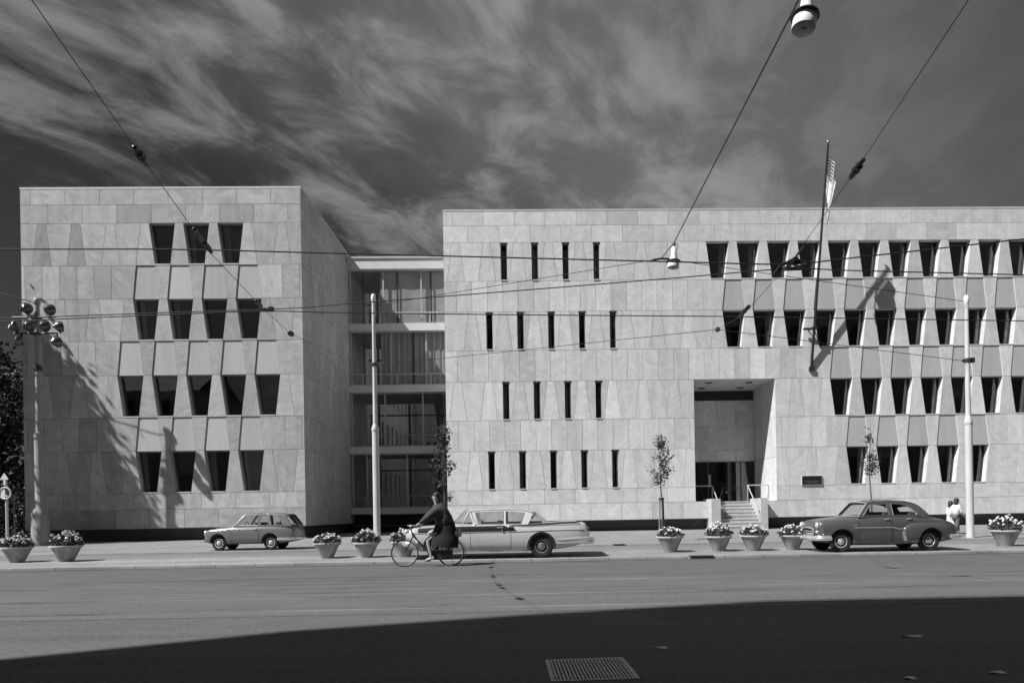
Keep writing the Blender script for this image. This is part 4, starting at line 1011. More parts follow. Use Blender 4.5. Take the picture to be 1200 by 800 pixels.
# ================================================================ CARS
HALF = [(0, 0), (.78, 0), (.92, .05), (.985, .22), (1, .45), (.995, .62), (.975, .8), (.945, .93), (.88, .99), (.62, None), (.3, None), (0, None)]
def hermite(tab, x, i):
    n = len(tab)
    if x <= tab[0][0]: return tab[0][i]
    if x >= tab[-1][0]: return tab[-1][i]
    def sl(k):
        if k == 0 or k == n-1: return 0 if n < 3 else (tab[min(k+1, n-1)][i]-tab[max(k-1, 0)][i])/(tab[min(k+1, n-1)][0]-tab[max(k-1, 0)][0])
        a = (tab[k][i]-tab[k-1][i])/(tab[k][0]-tab[k-1][0]); b = (tab[k+1][i]-tab[k][i])/(tab[k+1][0]-tab[k][0])
        return 0 if a*b <= 0 else 2*a*b/(a+b)
    for k in range(n-1):
        if x <= tab[k+1][0]:
            h = tab[k+1][0]-tab[k][0]; t = (x-tab[k][0])/h
            return ((2*t**3-3*t*t+1)*tab[k][i]+(t**3-2*t*t+t)*h*sl(k)+(-2*t**3+3*t*t)*tab[k+1][i]+(t**3-t*t)*h*sl(k+1))
class Car:
    def __init__(s, st, name, loc, lab, rz=0., group=None):
        s.st = st; s.root = empty(name, loc, rz, lab, 'car', group)
    def sec(s, x): return [hermite(s.st, x, i) for i in range(1, 5)]          # zb, zs, zt, w
    def half(s, x):
        zb, zs, zt, w = s.sec(x); o = []
        for fy, fz in HALF:
            if fz is not None: z = zb+(zs-zb)*fz
            else: z = lerp(zs, zt, 1-(fy/.88)**2)
            o.append((fy*w, z))
        return o
    def side_y(s, x, z):
        h = s.half(x)[1:9]
        for (ya, za), (yb, zb) in zip(h, h[1:]):
            if za <= z <= zb and zb > za: return lerp(ya, yb, (z-za)/(zb-za))
        return h[0][0] if z < h[0][1] else h[-1][0]
    def body(s, mat, wheels, ra, depth=.26, nst=60):
        x0, x1 = s.st[0][0], s.st[-1][0]; xs = sorted(set([lerp(x0, x1, i/nst) for i in range(nst+1)]+[t[0] for t in s.st]))
        xs = [xs[0]]+[b for a, b in zip(xs, xs[1:]) if b-a > 1e-3]
        rings = []
        for x in xs:
            h = s.half(x); rings.append([(x, y, z) for y, z in h]+[(x, -y, z) for y, z in h[-2:0:-1]])
        b = MB(); b.loft(rings); o = b.build('body', mat, s.root, fix=True)
        c = MB(); c.mi = []
        for (wx, wz) in wheels:
            for sg in (-1, 1):
                w = s.side_y(wx, wz); n = 28; k0 = len(c.v)
                ring = lambda y: [(wx+ra*math.cos(2*math.pi*k/n), y, wz+ra*math.sin(2*math.pi*k/n)) for k in range(n)]
                c.loft([ring(sg*(w-depth)), ring(sg*(w+.2))])
        co_ = c.build('cutter', mat, fix=True)
        md = o.modifiers.new('b', 'BOOLEAN'); md.operation = 'DIFFERENCE'; md.object = co_; md.solver = 'EXACT'
        co_.parent = s.root; bpy.context.view_layer.update(); me = evaluated(o); o.modifiers.clear(); o.data = me; bpy.data.objects.remove(co_)
        me.polygons.foreach_set('use_smooth', [True]*len(me.polygons)); me.set_sharp_from_angle(angle=R(38)); s.bodyo = o; return o
    def strip(s, pts, r, name, mat, both=True, n=14, off=0., parent=None):
        P = []
        for (xa, za), (xb, zb) in zip(pts, pts[1:]):
            P += [(lerp(xa, xb, k/n), lerp(za, zb, k/n)) for k in range(n)]
        P.append(pts[-1])
        for sg in ((-1, 1) if both else (-1,)):
            b = MB(); b.tube([(x, sg*(s.side_y(x, z)+r*.35+off), z) for x, z in P], r, 6); b.build(name, mat, parent or s.root, smooth=60)
    def patch(s, xa, xb, ztop, zbot, name, mat, off=.004, both=True, n=16, mz=5):
        """panel following the flank between two height curves"""
        for sg in ((-1, 1) if both else (-1,)):
            b = MB(); vs = []
            for i in range(n+1):
                x = lerp(xa, xb, i/n); zt_, zb_ = (ztop(x) if callable(ztop) else ztop), (zbot(x) if callable(zbot) else zbot)
                for j in range(mz+1): z = lerp(zb_, zt_, j/mz); vs.append((x, sg*(s.side_y(x, z)+off), z))
            b.add(vs, [[i*(mz+1)+j, (i+1)*(mz+1)+j, (i+1)*(mz+1)+j+1, i*(mz+1)+j+1] for i in range(n) for j in range(mz)])
            b.build(name, mat, s.root, smooth=50)
    def door(s, xa, xb, zb, zt, mat, handle=None):
        for sg in (-1, 1):
            b = MB(); n, mz = 10, 6; vs = []
            for i in range(n+1):
                x = lerp(xa, xb, i/n)
                for j in range(mz+1): z = lerp(zb, zt, j/mz); vs.append((x, sg*(s.side_y(x, z)+.0035), z))
            b.add(vs, [[i*(mz+1)+j, (i+1)*(mz+1)+j, (i+1)*(mz+1)+j+1, i*(mz+1)+j+1] for i in range(n) for j in range(mz)])
            b.cur = 1
            for path in ([(xa, lerp(zt, zb, k/8)) for k in range(9)], [(lerp(xa, xb, k/8), zb) for k in range(9)], [(xb, lerp(zb, zt, k/8)) for k in range(9)]):
                b.tube([(x, sg*(s.side_y(x, z)+.002), z) for x, z in path], .0055, 4)
            d = b.build('door', [mat, M_SEAM], s.root, smooth=50)
            if handle:
                hx, hz = handle; y = s.side_y(hx, hz); b = MB(); b.tube([(hx-.07, sg*(y+.012), hz), (hx-.05, sg*(y+.035), hz), (hx+.05, sg*(y+.035), hz), (hx+.07, sg*(y+.012), hz)], .012, 6); b.build('handle', M_CHROME, d)
    def wheel(s, x, z, r, w, cap, both=True, hub=.55, inset=.06, flat=False):
        for sg in (-1, 1):
            y = s.side_y(x, max(z, s.sec(x)[0]+.05))-inset; rot = Matrix.Rotation(R(90 if sg < 0 else -90), 3, 'X'); t = MB()
            prof = [(r*.60, -w), (r*.86, -w), (r*.96, -w*.85), (r, -w*.55), (r, -w*.35), (r*.96, -.012), (r*.88, 0), (r*.7, -.005), (r*hub, -.02)]
            t.lathe(prof, n=36, mat=rot); wh = t.build('wheel', M_TYRE, s.root, smooth=40); wh.location = (x, sg*y, z)
            b = MB(); b.lathe([(r*hub+.012, -.03), (r*hub+.006, -.008), (r*hub*.93, -.004), (r*hub*.86, -.022), (r*.36, -.03), (r*.32, -.012), (r*.26, .012), (r*.13, .022), (r*.10, .034), (.001, .038)], n=32, mat=rot)
            b.build('hubcap', cap, wh, smooth=35)
    def greenhouse(s, outer, holes, belt, zroof, wb, wr, roofline, camber, mat, glass_names, roofmat, thick=.04, plan=None, trim=None):
        plan = plan or (lambda x: 1.)
        gy = lambda x, z: lerp(wb, wr, min(1.1, max(0, (z-belt)/(zroof-belt)))**1.25)*plan(x)
        s.gy = gy
        loops = [outer]+holes; flat = [p for l in loops for p in l]
        tris = tessellate_polygon([[Vector((x, z, 0)) for x, z in l] for l in loops])
        N_ = len(flat)
        for sg in (-1, 1):
            b = MB(); V = [(x, sg*gy(x, z), z) for x, z in flat]+[(x, sg*(gy(x, z)-thick), z) for x, z in flat]
            fs = [list(t) for t in tris]+[[i+N_ for i in t][::-1] for t in tris]; k = 0
            for l in loops:
                for j in range(len(l)): a, c = k+j, k+(j+1) % len(l); fs.append([a, c, c+N_, a+N_])
                k += len(l)
            b.add(V, fs); b.build('window_pillars', mat, s.root, fix=True)
        for h in holes:
            for sg in (-1, 1):
                b = MB(); b.poly([(x, sg*(gy(x, z)-thick*.5), z) for x, z in h]); b.build('side_window', M_CARGLASS, s.root)
            if trim:
                for sg in (-1, 1): b = MB(); b.tube([(x, sg*(gy(x, z)+.002), z) for x, z in h+h[:1]], .009, 5); b.build('window_trim', trim, s.root)
        RL = catmull([(x, z, 0) for x, z in roofline], 6); b = MB(); na = 14; n = len(RL)
        for lay in (0, 1):
            vs = []
            for p in RL:
                w = gy(p.x, p.y)+(.012 if lay == 0 else -.02)
                for j in range(na+1):
                    u = -1+2*j/na; vs.append((p.x, u*w, p.y+camber*(1-abs(u)**2.6)-(.03 if lay else 0)))
            fs = [[i*(na+1)+j, (i+1)*(na+1)+j, (i+1)*(na+1)+j+1, i*(na+1)+j+1] for i in range(n-1) for j in range(na)]
            b.add(vs, fs)
        s.roof = b.build('roof', roofmat, s.root, smooth=60)
        if trim:
            for sg in (-1, 1): b = MB(); b.tube([(p.x, sg*(gy(p.x, p.y)+.012), p.y-.012) for p in RL], .011, 5); b.build('gutter', trim, s.root)
    def screen(s, base, top, bow, name, framemat, r=.014):
        """curved glass between the two sides; base/top are (x, z) on the side frame, bow pushes its middle outwards"""
        na, nz_ = 14, 4; b = MB(); vs = []
        G = {}
        for i in range(nz_+1):
            t = i/nz_; x = lerp(base[0], top[0], t); z = lerp(base[1], top[1], t); w = s.gy(x, z)-.02
            for j in range(na+1):
                u = -1+2*j/na; p = (x+bow*lerp(1., .45, t)*(1-abs(u)**2.2), u*w, z+(0.02+.03*t)*(1-u*u)); vs.append(p); G[i, j] = p
        b.add(vs, [[i*(na+1)+j, i*(na+1)+j+1, (i+1)*(na+1)+j+1, (i+1)*(na+1)+j] for i in range(nz_) for j in range(na)])
        o = b.build(name, M_CARGLASS, s.root, smooth=60)
        b = MB(); b.tube([G[0, j] for j in range(na+1)], r, 6); b.tube([G[nz_, j] for j in range(na+1)], r, 6)
        b.tube([G[i, 0] for i in range(nz_+1)], r, 6); b.tube([G[i, na] for i in range(nz_+1)], r, 6); b.build('surround', framemat, o)
    def cabin(s, xf, xr, belt, w):
        for x, nm in ((xf, 'front_seat'), (xr, 'rear_seat')):
            b = MB(); b.box((x, 0, belt-.02), (.14, 2*w*.86, .34), Matrix.Rotation(R(12), 3, 'Y')); b.box((x-.25, 0, belt-.28), (.5, 2*w*.86, .16)); b.build(nm, gray('seat_cloth', .07, .9), s.root)
        b = MB(); cx_, cz = xf-.52, belt+.0; ring = [(cx_+.04*math.sin(a), -w*.45+.19*math.cos(a), cz+.19*math.sin(a)) for a in [k*2*math.pi/20 for k in range(21)]]
        b.tube(ring, .012, 6); b.tube([(cx_, -w*.45, cz), (cx_-.3, -w*.45, cz-.2)], .018, 6); b.tube([ring[0], ring[10]], .01, 5); b.build('steering_wheel', M_BLACK, s.root)
M_SEAM = gray('door_seam', .012, .8); M_TYRE = gray('tyre_rubber', .013, .8, noise=20, amt=.3)
def headlamp(s, x, y, z, r, d=-1, name='headlight'):
    rot = Matrix.Rotation(R(-90), 3, 'Y') if d < 0 else Matrix.Rotation(R(90), 3, 'Y')
    b = MB(); b.lathe([(r*1.15, -.06), (r*1.22, 0), (r*1.12, .018), (r, .012)], n=20, mat=rot); o = b.build(name, M_CHROME, s.root, smooth=40); o.location = (x, y, z)
    b = MB(); b.lathe([(r, .008), (r*.8, .03), (r*.4, .045), (.001, .05)], n=20, mat=rot); b.build('lens', gray('lamp_lens', .6, .1), o, smooth=60)

# ---- small hatchback at left
PA = gray('paint_pale_grey', .15, .32, coat=.4); PAD = gray('paint_dark_roof', .05, .3, coat=.5)
st = [(-.60, .40, .64, .66, .54), (-.57, .34, .72, .75, .62), (-.45, .29, .76, .80, .70), (-.1, .25, .81, .86, .74), (.35, .24, .85, .89, .755), (.8, .24, .885, .92, .76), (1.6, .24, .89, .92, .765),
      (2.4, .25, .885, .92, .75), (2.8, .29, .87, .90, .72), (2.98, .34, .83, .86, .69), (3.06, .42, .70, .72, .66)]
q = at(256, 645.5, 23.5); c1 = Car(st, 'hatchback_car', (q.x+.09, 23.2+.7, floor_z(23.2)), 'small pale grey hatchback with dark roof parked before the corner block')
c1.root.scale = (.895, .86, .99)
c1.body(PA, ((0, .29), (2.1, .29)), .355)
for x in (0, 2.1): c1.wheel(x, .285, .285, .15, gray('hub_white', .62, .3), hub=.58, inset=.05)
outer = [(.62, .88), (.70, .90), (1.06, 1.31), (1.2, 1.335), (1.7, 1.345), (2.3, 1.335), (2.62, 1.30), (2.70, 1.285), (2.98, .88), (2.8, .87), (1.7, .87)]
h1 = [(.83, .925), (1.09, 1.255), (1.16, 1.285), (1.62, 1.30), (1.63, .925)]; h2 = [(1.72, .925), (1.72, 1.30), (2.02, 1.30), (2.02, .925)]; h3 = [(2.08, .925), (2.08, 1.30), (2.36, 1.285), (2.62, .95), (2.6, .925)]
c1.greenhouse(outer, [h1, h2, h3], .88, 1.34, .71, .575, [(1.02, 1.325), (1.25, 1.35), (1.7, 1.36), (2.3, 1.345), (2.73, 1.275)], .035, PA, None, PAD, trim=M_CHROME)
c1.screen((.64, .90), (1.05, 1.315), -.16, 'windscreen', M_CHROME); c1.screen((2.98, .90), (2.70, 1.28), .08, 'rear_window', PAD)
c1.door(.55, 1.66, .30, .87, PA, (1.52, .79)); c1.cabin(1.5, 2.35, .87, .7)
c1.strip([(-.45, .735), (.4, .775), (1.6, .79), (1.68, .77)], .012, 'side_trim', M_CHROME)
b = MB()
for pts in ([(-.52, .72, .36), (-.68, .66, .36), (-.72, .4, .36), (-.73, 0, .36), (-.72, -.4, .36), (-.68, -.66, .36), (-.52, -.72, .36)],): b.tube(pts, .05, 8)
b.build('front_bumper', M_CHROME, c1.root, smooth=60)
b = MB(); b.tube([(2.42, -.775, .40), (2.85, -.76, .40), (3.10, -.66, .41), (3.15, -.3, .41), (3.15, .3, .41), (3.10, .66, .41), (2.85, .76, .40), (2.42, .775, .40)], .05, 8); b.build('rear_bumper', M_CHROME, c1.root, smooth=60)
for sg in (-1, 1):
    headlamp(c1, -.57, sg*.55, .66, .085); b = MB(); b.lathe([(.05, -.03), (.055, .02), (.04, .04), (0, .045)], n=12, mat=Matrix.Rotation(R(90), 3, 'Y')); o = b.build('tail_light', gray('tail_lens', .12, .2), c1.root); o.location = (3.02, sg*.58, .74)
b = MB(); b.ext((-.625, -.42, .45), (-.57, .42, .62)); gr_ = b.build('grille', gray('grille_black', .02, .5), c1.root)
b = MB(); [b.tube([(-.63, -.4, z), (-.63, .4, z)], .009, 5) for z in (.48, .53, .58)]; b.build('grille_bars', M_CHROME, gr_)
b = MB(); b.box((2.98, -.30, .95), (.05, .07, .05)); b.build('boot_handle', M_CHROME, c1.root)

# ---- long two-tone hardtop in the middle
PB = gray('paint_light_grey', .50, .3, coat=.5); PBD = gray('paint_dark_band', .018, .3, coat=.15); PBR = gray('paint_pale_roof', .62, .3, coat=.5)
st = [(-.92, .42, .72, .74, .84), (-.88, .34, .84, .86, .90), (-.6, .26, .92, .96, .95), (0, .22, .945, .99, .97), (.7, .20, .96, 1.0, .975), (1.6, .20, .965, .99, .975), (2.4, .20, .975, .98, .975),
      (3.0, .21, 1.0, .965, .975), (3.6, .27, 1.035, .94, .96), (4.05, .36, 1.045, .90, .93), (4.24, .42, .99, .86, .89), (4.33, .46, .82, .78, .86), (4.36, .48, .70, .68, .83)]
q = at(635, 655, 18.12); c2 = Car(st, 'hardtop_car', (q.x-2.98, 18.12+.93, floor_z(18.2)), 'long light two tone hardtop with tail fins behind the cyclist', rz=0)
c2.body(PB, ((0, .34), (2.98, .34)), .42, depth=.3)
for x in (0, 2.98): c2.wheel(x, .335, .335, .2, gray('hub_steel', .45, .25, .8), hub=.56, inset=.05)
outer = [(.66, .955), (.98, .955), (1.08, .985), (.93, 1.36), (1.05, 1.39), (1.6, 1.415), (2.1, 1.41), (2.5, 1.375), (2.72, 1.31), (2.78, 1.27), (2.55, .965), (1.9, .95), (1.1, .95)]
outer = [(1.00, .955), (.90, 1.365), (1.1, 1.395), (1.6, 1.415), (2.1, 1.41), (2.5, 1.375), (2.74, 1.31), (2.60, .965), (1.9, .95)]
h1 = [(1.15, 1.0), (1.06, 1.345), (1.6, 1.365), (1.89, 1.365), (1.89, 1.0)]; h2 = [(1.96, 1.0), (1.96, 1.365), (2.2, 1.355), (2.50, 1.32), (2.39, 1.0)]
c2.greenhouse(outer, [h1, h2], .96, 1.41, .80, .66, [(.88, 1.375), (1.1, 1.405), (1.6, 1.425), (2.1, 1.42), (2.5, 1.385), (2.80, 1.29)], .03, PBR, None, PBR, trim=M_CHROME)
c2.screen((.70, 1.0), (.88, 1.37), -.38, 'windscreen', M_CHROME); c2.screen((3.08, 1.0), (2.74, 1.31), .14, 'rear_window', M_CHROME)
for sg in (-1, 1):   # wrap-around windscreen corner glass and raked post
    b = MB(); b.poly([(.70, sg*.77, 1.0), (1.05, sg*.795, 1.0), (.92, sg*.675, 1.355)]); b.build('quarter_glass', M_CARGLASS, c2.root)
    b = MB(); b.tube([(1.02, sg*.80, .96), (1.10, sg*.795, 1.0), (.93, sg*.68, 1.36)], .022, 6); b.tube([(.70, sg*.77, 1.0), (.91, sg*.675, 1.36)], .01, 5); b.build('front_post', M_CHROME, c2.root)
    b = MB(); b.tube([(2.72, sg*.69, 1.325), (2.83, sg*.68, 1.27), (2.70, sg*.72, 1.14)], .018, 6); b.build('roof_blade', PBD, c2.root)
    b = MB(); b.poly([(2.62, sg*.79, .985), (3.05, sg*.75, 1.0), (2.76, sg*.665, 1.29), (2.72, sg*.675, 1.29)]); b.build('rear_quarter_glass', M_CARGLASS, c2.root)
c2.patch(-.55, 2.28, lambda x: min(.955, c2.sec(x)[1]-.015) if x < 1.95 else lerp(.955, .80, (x-1.95)/.33), .775, 'dark_side_band', PBD, off=.006, n=30)
c2.patch(2.1, 4.1, lambda x: c2.sec(x)[1]-.004, lambda x: c2.sec(x)[1]-.055, 'fin_band', PBD, off=.005, n=24, mz=2)
c2.strip([(-.7, .765), (1.0, .77), (2.28, .775), (2.9, .79), (3.6, .80), (4.2, .80)], .013, 'side_spear', M_CHROME)
c2.strip([(2.12, .93), (2.6, .915), (3.4, .95), (4.1, .96)], .012, 'fin_spear', M_CHROME)
c2.strip([(.43, .235), (1.5, .225), (2.5, .235)], .016, 'sill_trim', M_CHROME)
c2.door(.95, 2.1, .27, .76, PB); c2.cabin(1.75, 2.45, .93, .85)
for sg in (-1, 1):
    b = MB(); b.tube([(1.72, sg*.985, .90), (1.72, sg*1.0, .90), (1.88, sg*1.0, .90), (1.88, sg*.985, .90)], .014, 6); b.tube([(1.7, sg*.93, .985), (1.82, sg*.93, .985)], .02, 6); b.box((2.1, sg*.95, .93), (.1, .06, .05)); b.box((1.86, sg*.99, .81), (.04, .02, .04)); b.build('door_handle', M_CHROME, c2.root)
b = MB(); prof_ = [(3.42, -.965, .46), (3.9, -.955, .475), (4.3, -.91, .48), (4.47, -.76, .48), (4.49, -.3, .48), (4.49, .3, .48), (4.47, .76, .48), (4.3, .91, .48), (3.9, .955, .475), (3.42, .965, .46)]
P = catmull(prof_, 5)
for dz, r in ((.055, .055), (-.035, .06)): b.tube([p+Vector((0, 0, dz)) for p in P], [lerp(.02, r, min(1, min(i, len(P)-1-i)/10)) for i in range(len(P))], 8)
b.build('rear_bumper', M_CHROME, c2.root, smooth=60)
b = MB(); P = catmull([(-.55, -.97, .46), (-.9, -.92, .47), (-1.0, -.6, .47), (-1.03, 0, .47), (-1.0, .6, .47), (-.9, .92, .47), (-.55, .97, .46)], 5); b.tube(P, .075, 8); b.build('front_bumper', M_CHROME, c2.root, smooth=60)
b = MB(); b.ext((-.95, -.7, .54), (-.86, .7, .74)); b.build('grille', gray('grille_chrome_dark', .2, .3, .8), c2.root)
for sg in (-1, 1):
    for y in (.60, .77): headlamp(c2, -.9, sg*y, .80, .075)
    b = MB(); b.lathe([(.07, -.05), (.085, .0), (.06, .03), (0, .035)], n=16, mat=Matrix.Rotation(R(90), 3, 'Y')); o = b.build('tail_light', gray('tail_lens', .12, .2), c2.root); o.location = (4.33, sg*.74, .80)
    b = MB(); b.box((4.26, sg*.875, .68), (.22, .05, .08)); b.build('reversing_lamp', M_CHROME, c2.root)

# ---- dark rounded sedan at right
PC = gray('paint_mid_grey', .075, .28, coat=.6)
st = [(-.66, .46, .76, .82, .52), (-.63, .40, .86, .91, .62), (-.52, .31, .90, .96, .70), (-.2, .24, .925, 1.0, .74), (.2, .21, .955, 1.03, .765), (.6, .21, 1.005, 1.05, .79), (1.2, .20, 1.025, 1.05, .81),
      (2.0, .20, 1.03, 1.06, .80), (2.5, .21, .99, 1.03, .77), (2.9, .25, .925, .975, .73), (3.2, .30, .86, .90, .70), (3.40, .38, .74, .77, .64), (3.46, .44, .60, .62, .56)]
q = at(989, 649.5, 18.15); c3 = Car(st, 'rounded_sedan_car', (q.x, 18.15+.80, floor_z(18.2)), 'dark grey rounded sedan with chrome bumpers parked near the walkers', rz=R(-1.5))
c3.body(PC, ((0, .32), (2.56, .32)), .36, depth=.3)
for x in (0, 2.56): c3.wheel(x, .315, .315, .17, M_CHROME, hub=.56, inset=.02)
outer = [(.50, 1.0), (.82, 1.42), (.95, 1.455), (1.4, 1.475), (1.9, 1.455), (2.17, 1.40), (2.32, 1.30), (2.54, 1.02), (2.3, 1.0), (1.4, 1.0)]
h1 = [(.64, 1.06), (.89, 1.365), (1.0, 1.39), (1.36, 1.395), (1.40, 1.06)]; h2 = [(1.52, 1.06), (1.50, 1.395), (1.75, 1.385), (1.95, 1.335), (2.10, 1.24), (2.25, 1.09), (2.2, 1.06)]
c3.greenhouse(outer, [h1, h2], 1.02, 1.47, .73, .57, [(.80, 1.43), (1.0, 1.47), (1.4, 1.485), (1.9, 1.465), (2.19, 1.40), (2.35, 1.29)], .045, PC, None, PC, trim=gray('trim_chrome_dull', .35, .35, .7))
c3.screen((.50, 1.04), (.81, 1.42), -.16, 'windscreen', M_CHROME, .016); c3.screen((2.58, 1.02), (2.32, 1.30), .14, 'rear_window', PC, .02)
for x0, x1, hx in ((.50, 1.42, 1.30), (1.45, 2.05, 1.95)): c3.door(x0, x1, .27, .99, PC, (hx, .95))
c3.cabin(1.35, 2.1, 1.0, .75)
c3.strip([(-.40, .70), (.3, .71), (1.45, .705), (1.62, .66), (1.75, .665)], .013, 'side_trim', M_CHROME)
c3.strip([(.22, .775), (.46, .785)], .009, 'side_script', M_CHROME)
c3.strip([(-.2, .215), (.36, .215), (1.8, .21)], .012, 'sill_edge', M_SEAM)
# bulging wings
def wing(xs, name, bulge):
    for sg in (-1, 1):
        b = MB(); rings = []
        for (x, z0, z1, o) in xs:
            ring = []
            for k in range(13):
                a = math.pi*k/12; z = lerp(z0, z1, (1-math.cos(a))/2); ring.append((x, sg*(c3.side_y(x, min(z, c3.sec(x)[1]-.01))-.03+(o+.03)*math.sin(a)**.6), z))
            ring += [(x, sg*(c3.side_y(x, z1-.02)-.12), z1-.02), (x, sg*(c3.side_y(x, z0+.02)-.12), z0+.02)]
            rings.append(ring)
        b.loft(rings)
        o = b.build(name, PC, c3.root, fix=True); c = MB()
        n = 28; ring = lambda y: [(bulge[0]+.37*math.cos(2*math.pi*k/n), y, .32+.37*math.sin(2*math.pi*k/n)) for k in range(n)]; c.loft([ring(sg*.4), ring(sg*1.2)])
        co_ = c.build('cutter', PC, fix=True); co_.parent = c3.root; md = o.modifiers.new('b', 'BOOLEAN'); md.object = co_; md.solver = 'EXACT'; bpy.context.view_layer.update()
        me = evaluated(o); o.modifiers.clear(); o.data = me; bpy.data.objects.remove(co_); me.polygons.foreach_set('use_smooth', [True]*len(me.polygons)); me.set_sharp_from_angle(angle=R(42))
wing([(1.72, .30, .58, .0), (1.78, .26, .70, .04), (1.9, .24, .79, .07), (2.1, .22, .835, .085), (2.5, .22, .84, .09), (2.9, .26, .82, .085), (3.2, .30, .77, .07), (3.36, .36, .68, .05), (3.43, .42, .58, .02)], 'rear_wing_panel', (2.56,))
wing([(-.62, .50, .80, .02), (-.54, .40, .88, .06), (-.3, .30, .90, .06), (0, .26, .89, .055), (.3, .24, .82, .04), (.55, .24, .6, .0)], 'front_wing_panel', (0,))
for sg in (-1, 1):
    b = MB(); b.box((1.765, sg*(c3.side_y(1.77, .45)+.06), .45), (.06, .05, .26), Matrix.Rotation(R(-12), 3, 'Y')); b.build('stone_guard', M_CHROME, c3.root)
for sg in (-1, 1):
    headlamp(c3, -.645, sg*.56, .80, .078); headlamp(c3, -.645, sg*.56, .60, .045, name='side_lamp')
b = MB(); b.lathe([(0, 0), (.9, 0)], n=4); b = MB()
b.ext((-.68, -.40, .48), (-.60, .40, .68)); gr_ = b.build('grille', gray('grille_black', .02, .5), c3.root)
b = MB()
b.tube(catmull([(-.70, -.46, .58), (-.71, -.40, .69), (-.72, 0, .73), (-.71, .40, .69), (-.70, .46, .58)], 5), .022, 6); [b.tube([(-.70, -.42, z), (-.72, 0, z), (-.70, .42, z)], .014, 6) for z in (.50, .56, .62)]; b.build('grille_bars', M_CHROME, gr_)
b = MB(); P = catmull([(-.36, -.86, .41), (-.6, -.82, .41), (-.76, -.62, .41), (-.80, 0, .41), (-.76, .62, .41), (-.6, .82, .41), (-.36, .86, .41)], 5); b.tube(P, .06, 8); b.tube([p+Vector((-.01, 0, .06)) for p in P], .03, 6)
for sg in (-1, 1): b.box((-.80, sg*.34, .46), (.07, .06, .22)); b.tube([(-.76, sg*.36, .55), (-.76, sg*.58, .55)], .02, 6)
b.build('front_bumper', M_CHROME, c3.root, smooth=60)
b = MB(); P = catmull([(3.1, -.84, .43), (3.42, -.80, .43), (3.56, -.5, .43), (3.60, 0, .43), (3.56, .5, .43), (3.42, .80, .43), (3.1, .84, .43)], 5); b.tube(P, .058, 8)
for sg in (-1, 1): b.box((3.61, sg*.34, .46), (.06, .06, .2))
b.build('rear_bumper', M_CHROME, c3.root, smooth=60)
b = MB(); b.ext((.1, -.5, .24), (2.4, .5, .40)); b.build('underbody', M_BLACK, c3.root)
b = MB(); b.tube([(-.45, 0, .965), (-.2, 0, 1.0), (.2, 0, 1.035)], .012, 6); b.build('bonnet_strip', M_CHROME, c3.root)
for sg in (-1, 1):
    b = MB(); b.lathe([(.05, -.03), (.055, .02), (.035, .04), (0, .045)], n=12, mat=Matrix.Rotation(R(90), 3, 'Y')); o = b.build('tail_light', gray('tail_lens', .12, .2), c3.root); o.location = (3.40, sg*.58, .66)
b = MB(); b.lathe([(.0, -.01), (.05, -.01), (.05, .01), (0, .012)], (2.0, 0, 1.2), 12)

# ================================================================ BICYCLE
M_BIKE = gray('bicycle_black', .03, .35); M_TAN = gray('saddle_leather', .10, .6)
BX = at(474.5, 664, 16.85); WB, WR = 1.22, .365
bike = empty('bicycle', (BX.x, 16.85, 0), 0, 'black upright bicycle ridden towards the left on the road', 'bicycle')
for x, nm in ((0, 'front'), (WB, 'rear')):
    b = MB(); b.tube([(x+WR*.955*math.cos(a), 0, WR+WR*.955*math.sin(a)) for a in [k*2*math.pi/40 for k in range(41)]], .017, 7, cap=False); wh = b.build('wheel', M_BLACK, bike, smooth=60)
    b = MB(); b.tube([(x+WR*.90*math.cos(a), 0, WR+WR*.90*math.sin(a)) for a in [k*2*math.pi/40 for k in range(41)]], .011, 6, cap=False); b.build('rim', M_CHROME, wh)
    b = MB()
    for k in range(28):
        a = k*2*math.pi/28; a2 = a+(.5 if k % 2 else -.5); b.tube([(x+.03*math.cos(a2), .03*(1 if k % 4 < 2 else -1), WR+.03*math.sin(a2)), (x+WR*.89*math.cos(a), 0, WR+WR*.89*math.sin(a))], .0022, 4, cap=False)
    b.tube([(x, -.05, WR), (x, .05, WR)], .025, 8); b.build('spokes', M_STEEL, wh)
    lo, hi = (.2, 2.5) if nm == 'front' else (-.35, 2.6)
    b = MB(); arc = [lerp(lo, hi, k/20) for k in range(21)]
    b.loft([[(x+rr*math.cos(a), yy, WR+rr*math.sin(a)) for rr, yy in ((WR+.025, -.03), (WR+.04, 0), (WR+.025, .03), (WR+.03, 0))] for a in arc]); b.build('mudguard', M_BIKE if nm == 'front' else gray('guard_light', .4, .3), bike, smooth=40)
b = MB(); hd_, bb, st_, rh = Vector((.20, 0, .92)), Vector((.76, 0, .30)), Vector((.98, 0, .82)), Vector((WB, 0, WR))
b.tube([hd_+Vector((.03, 0, -.10)), hd_+Vector((-.03, 0, .10))], .022, 8); b.tube(catmull([hd_, (.5, 0, .50), bb+Vector((.03, 0, .06))], 6), .018, 8); b.tube([hd_+Vector((.02, 0, -.1)), bb], .018, 8); b.tube([bb, st_], .017, 8)
for sg in (-1, 1):
    b.tube([bb+Vector((0, sg*.03, 0)), rh+Vector((0, sg*.05, 0))], .011, 6); b.tube([st_+Vector((-.01, sg*.02, -.05)), rh+Vector((0, sg*.05, 0))], .009, 6)
    b.tube(catmull([hd_+Vector((.02, sg*.03, -.12)), (.14, sg*.04, .62), (0, sg*.04, WR)], 5), .013, 6)
b.build('frame', M_BIKE, bike, smooth=60)
b = MB(); b.tube([hd_+Vector((-.03, 0, .1)), (.15, 0, 1.08)], .014, 8)
for sg in (-1, 1): b.tube(catmull([(.15, 0, 1.08), (.12, sg*.16, 1.10), (.20, sg*.28, 1.09), (.36, sg*.29, 1.06)], 5), .012, 7)
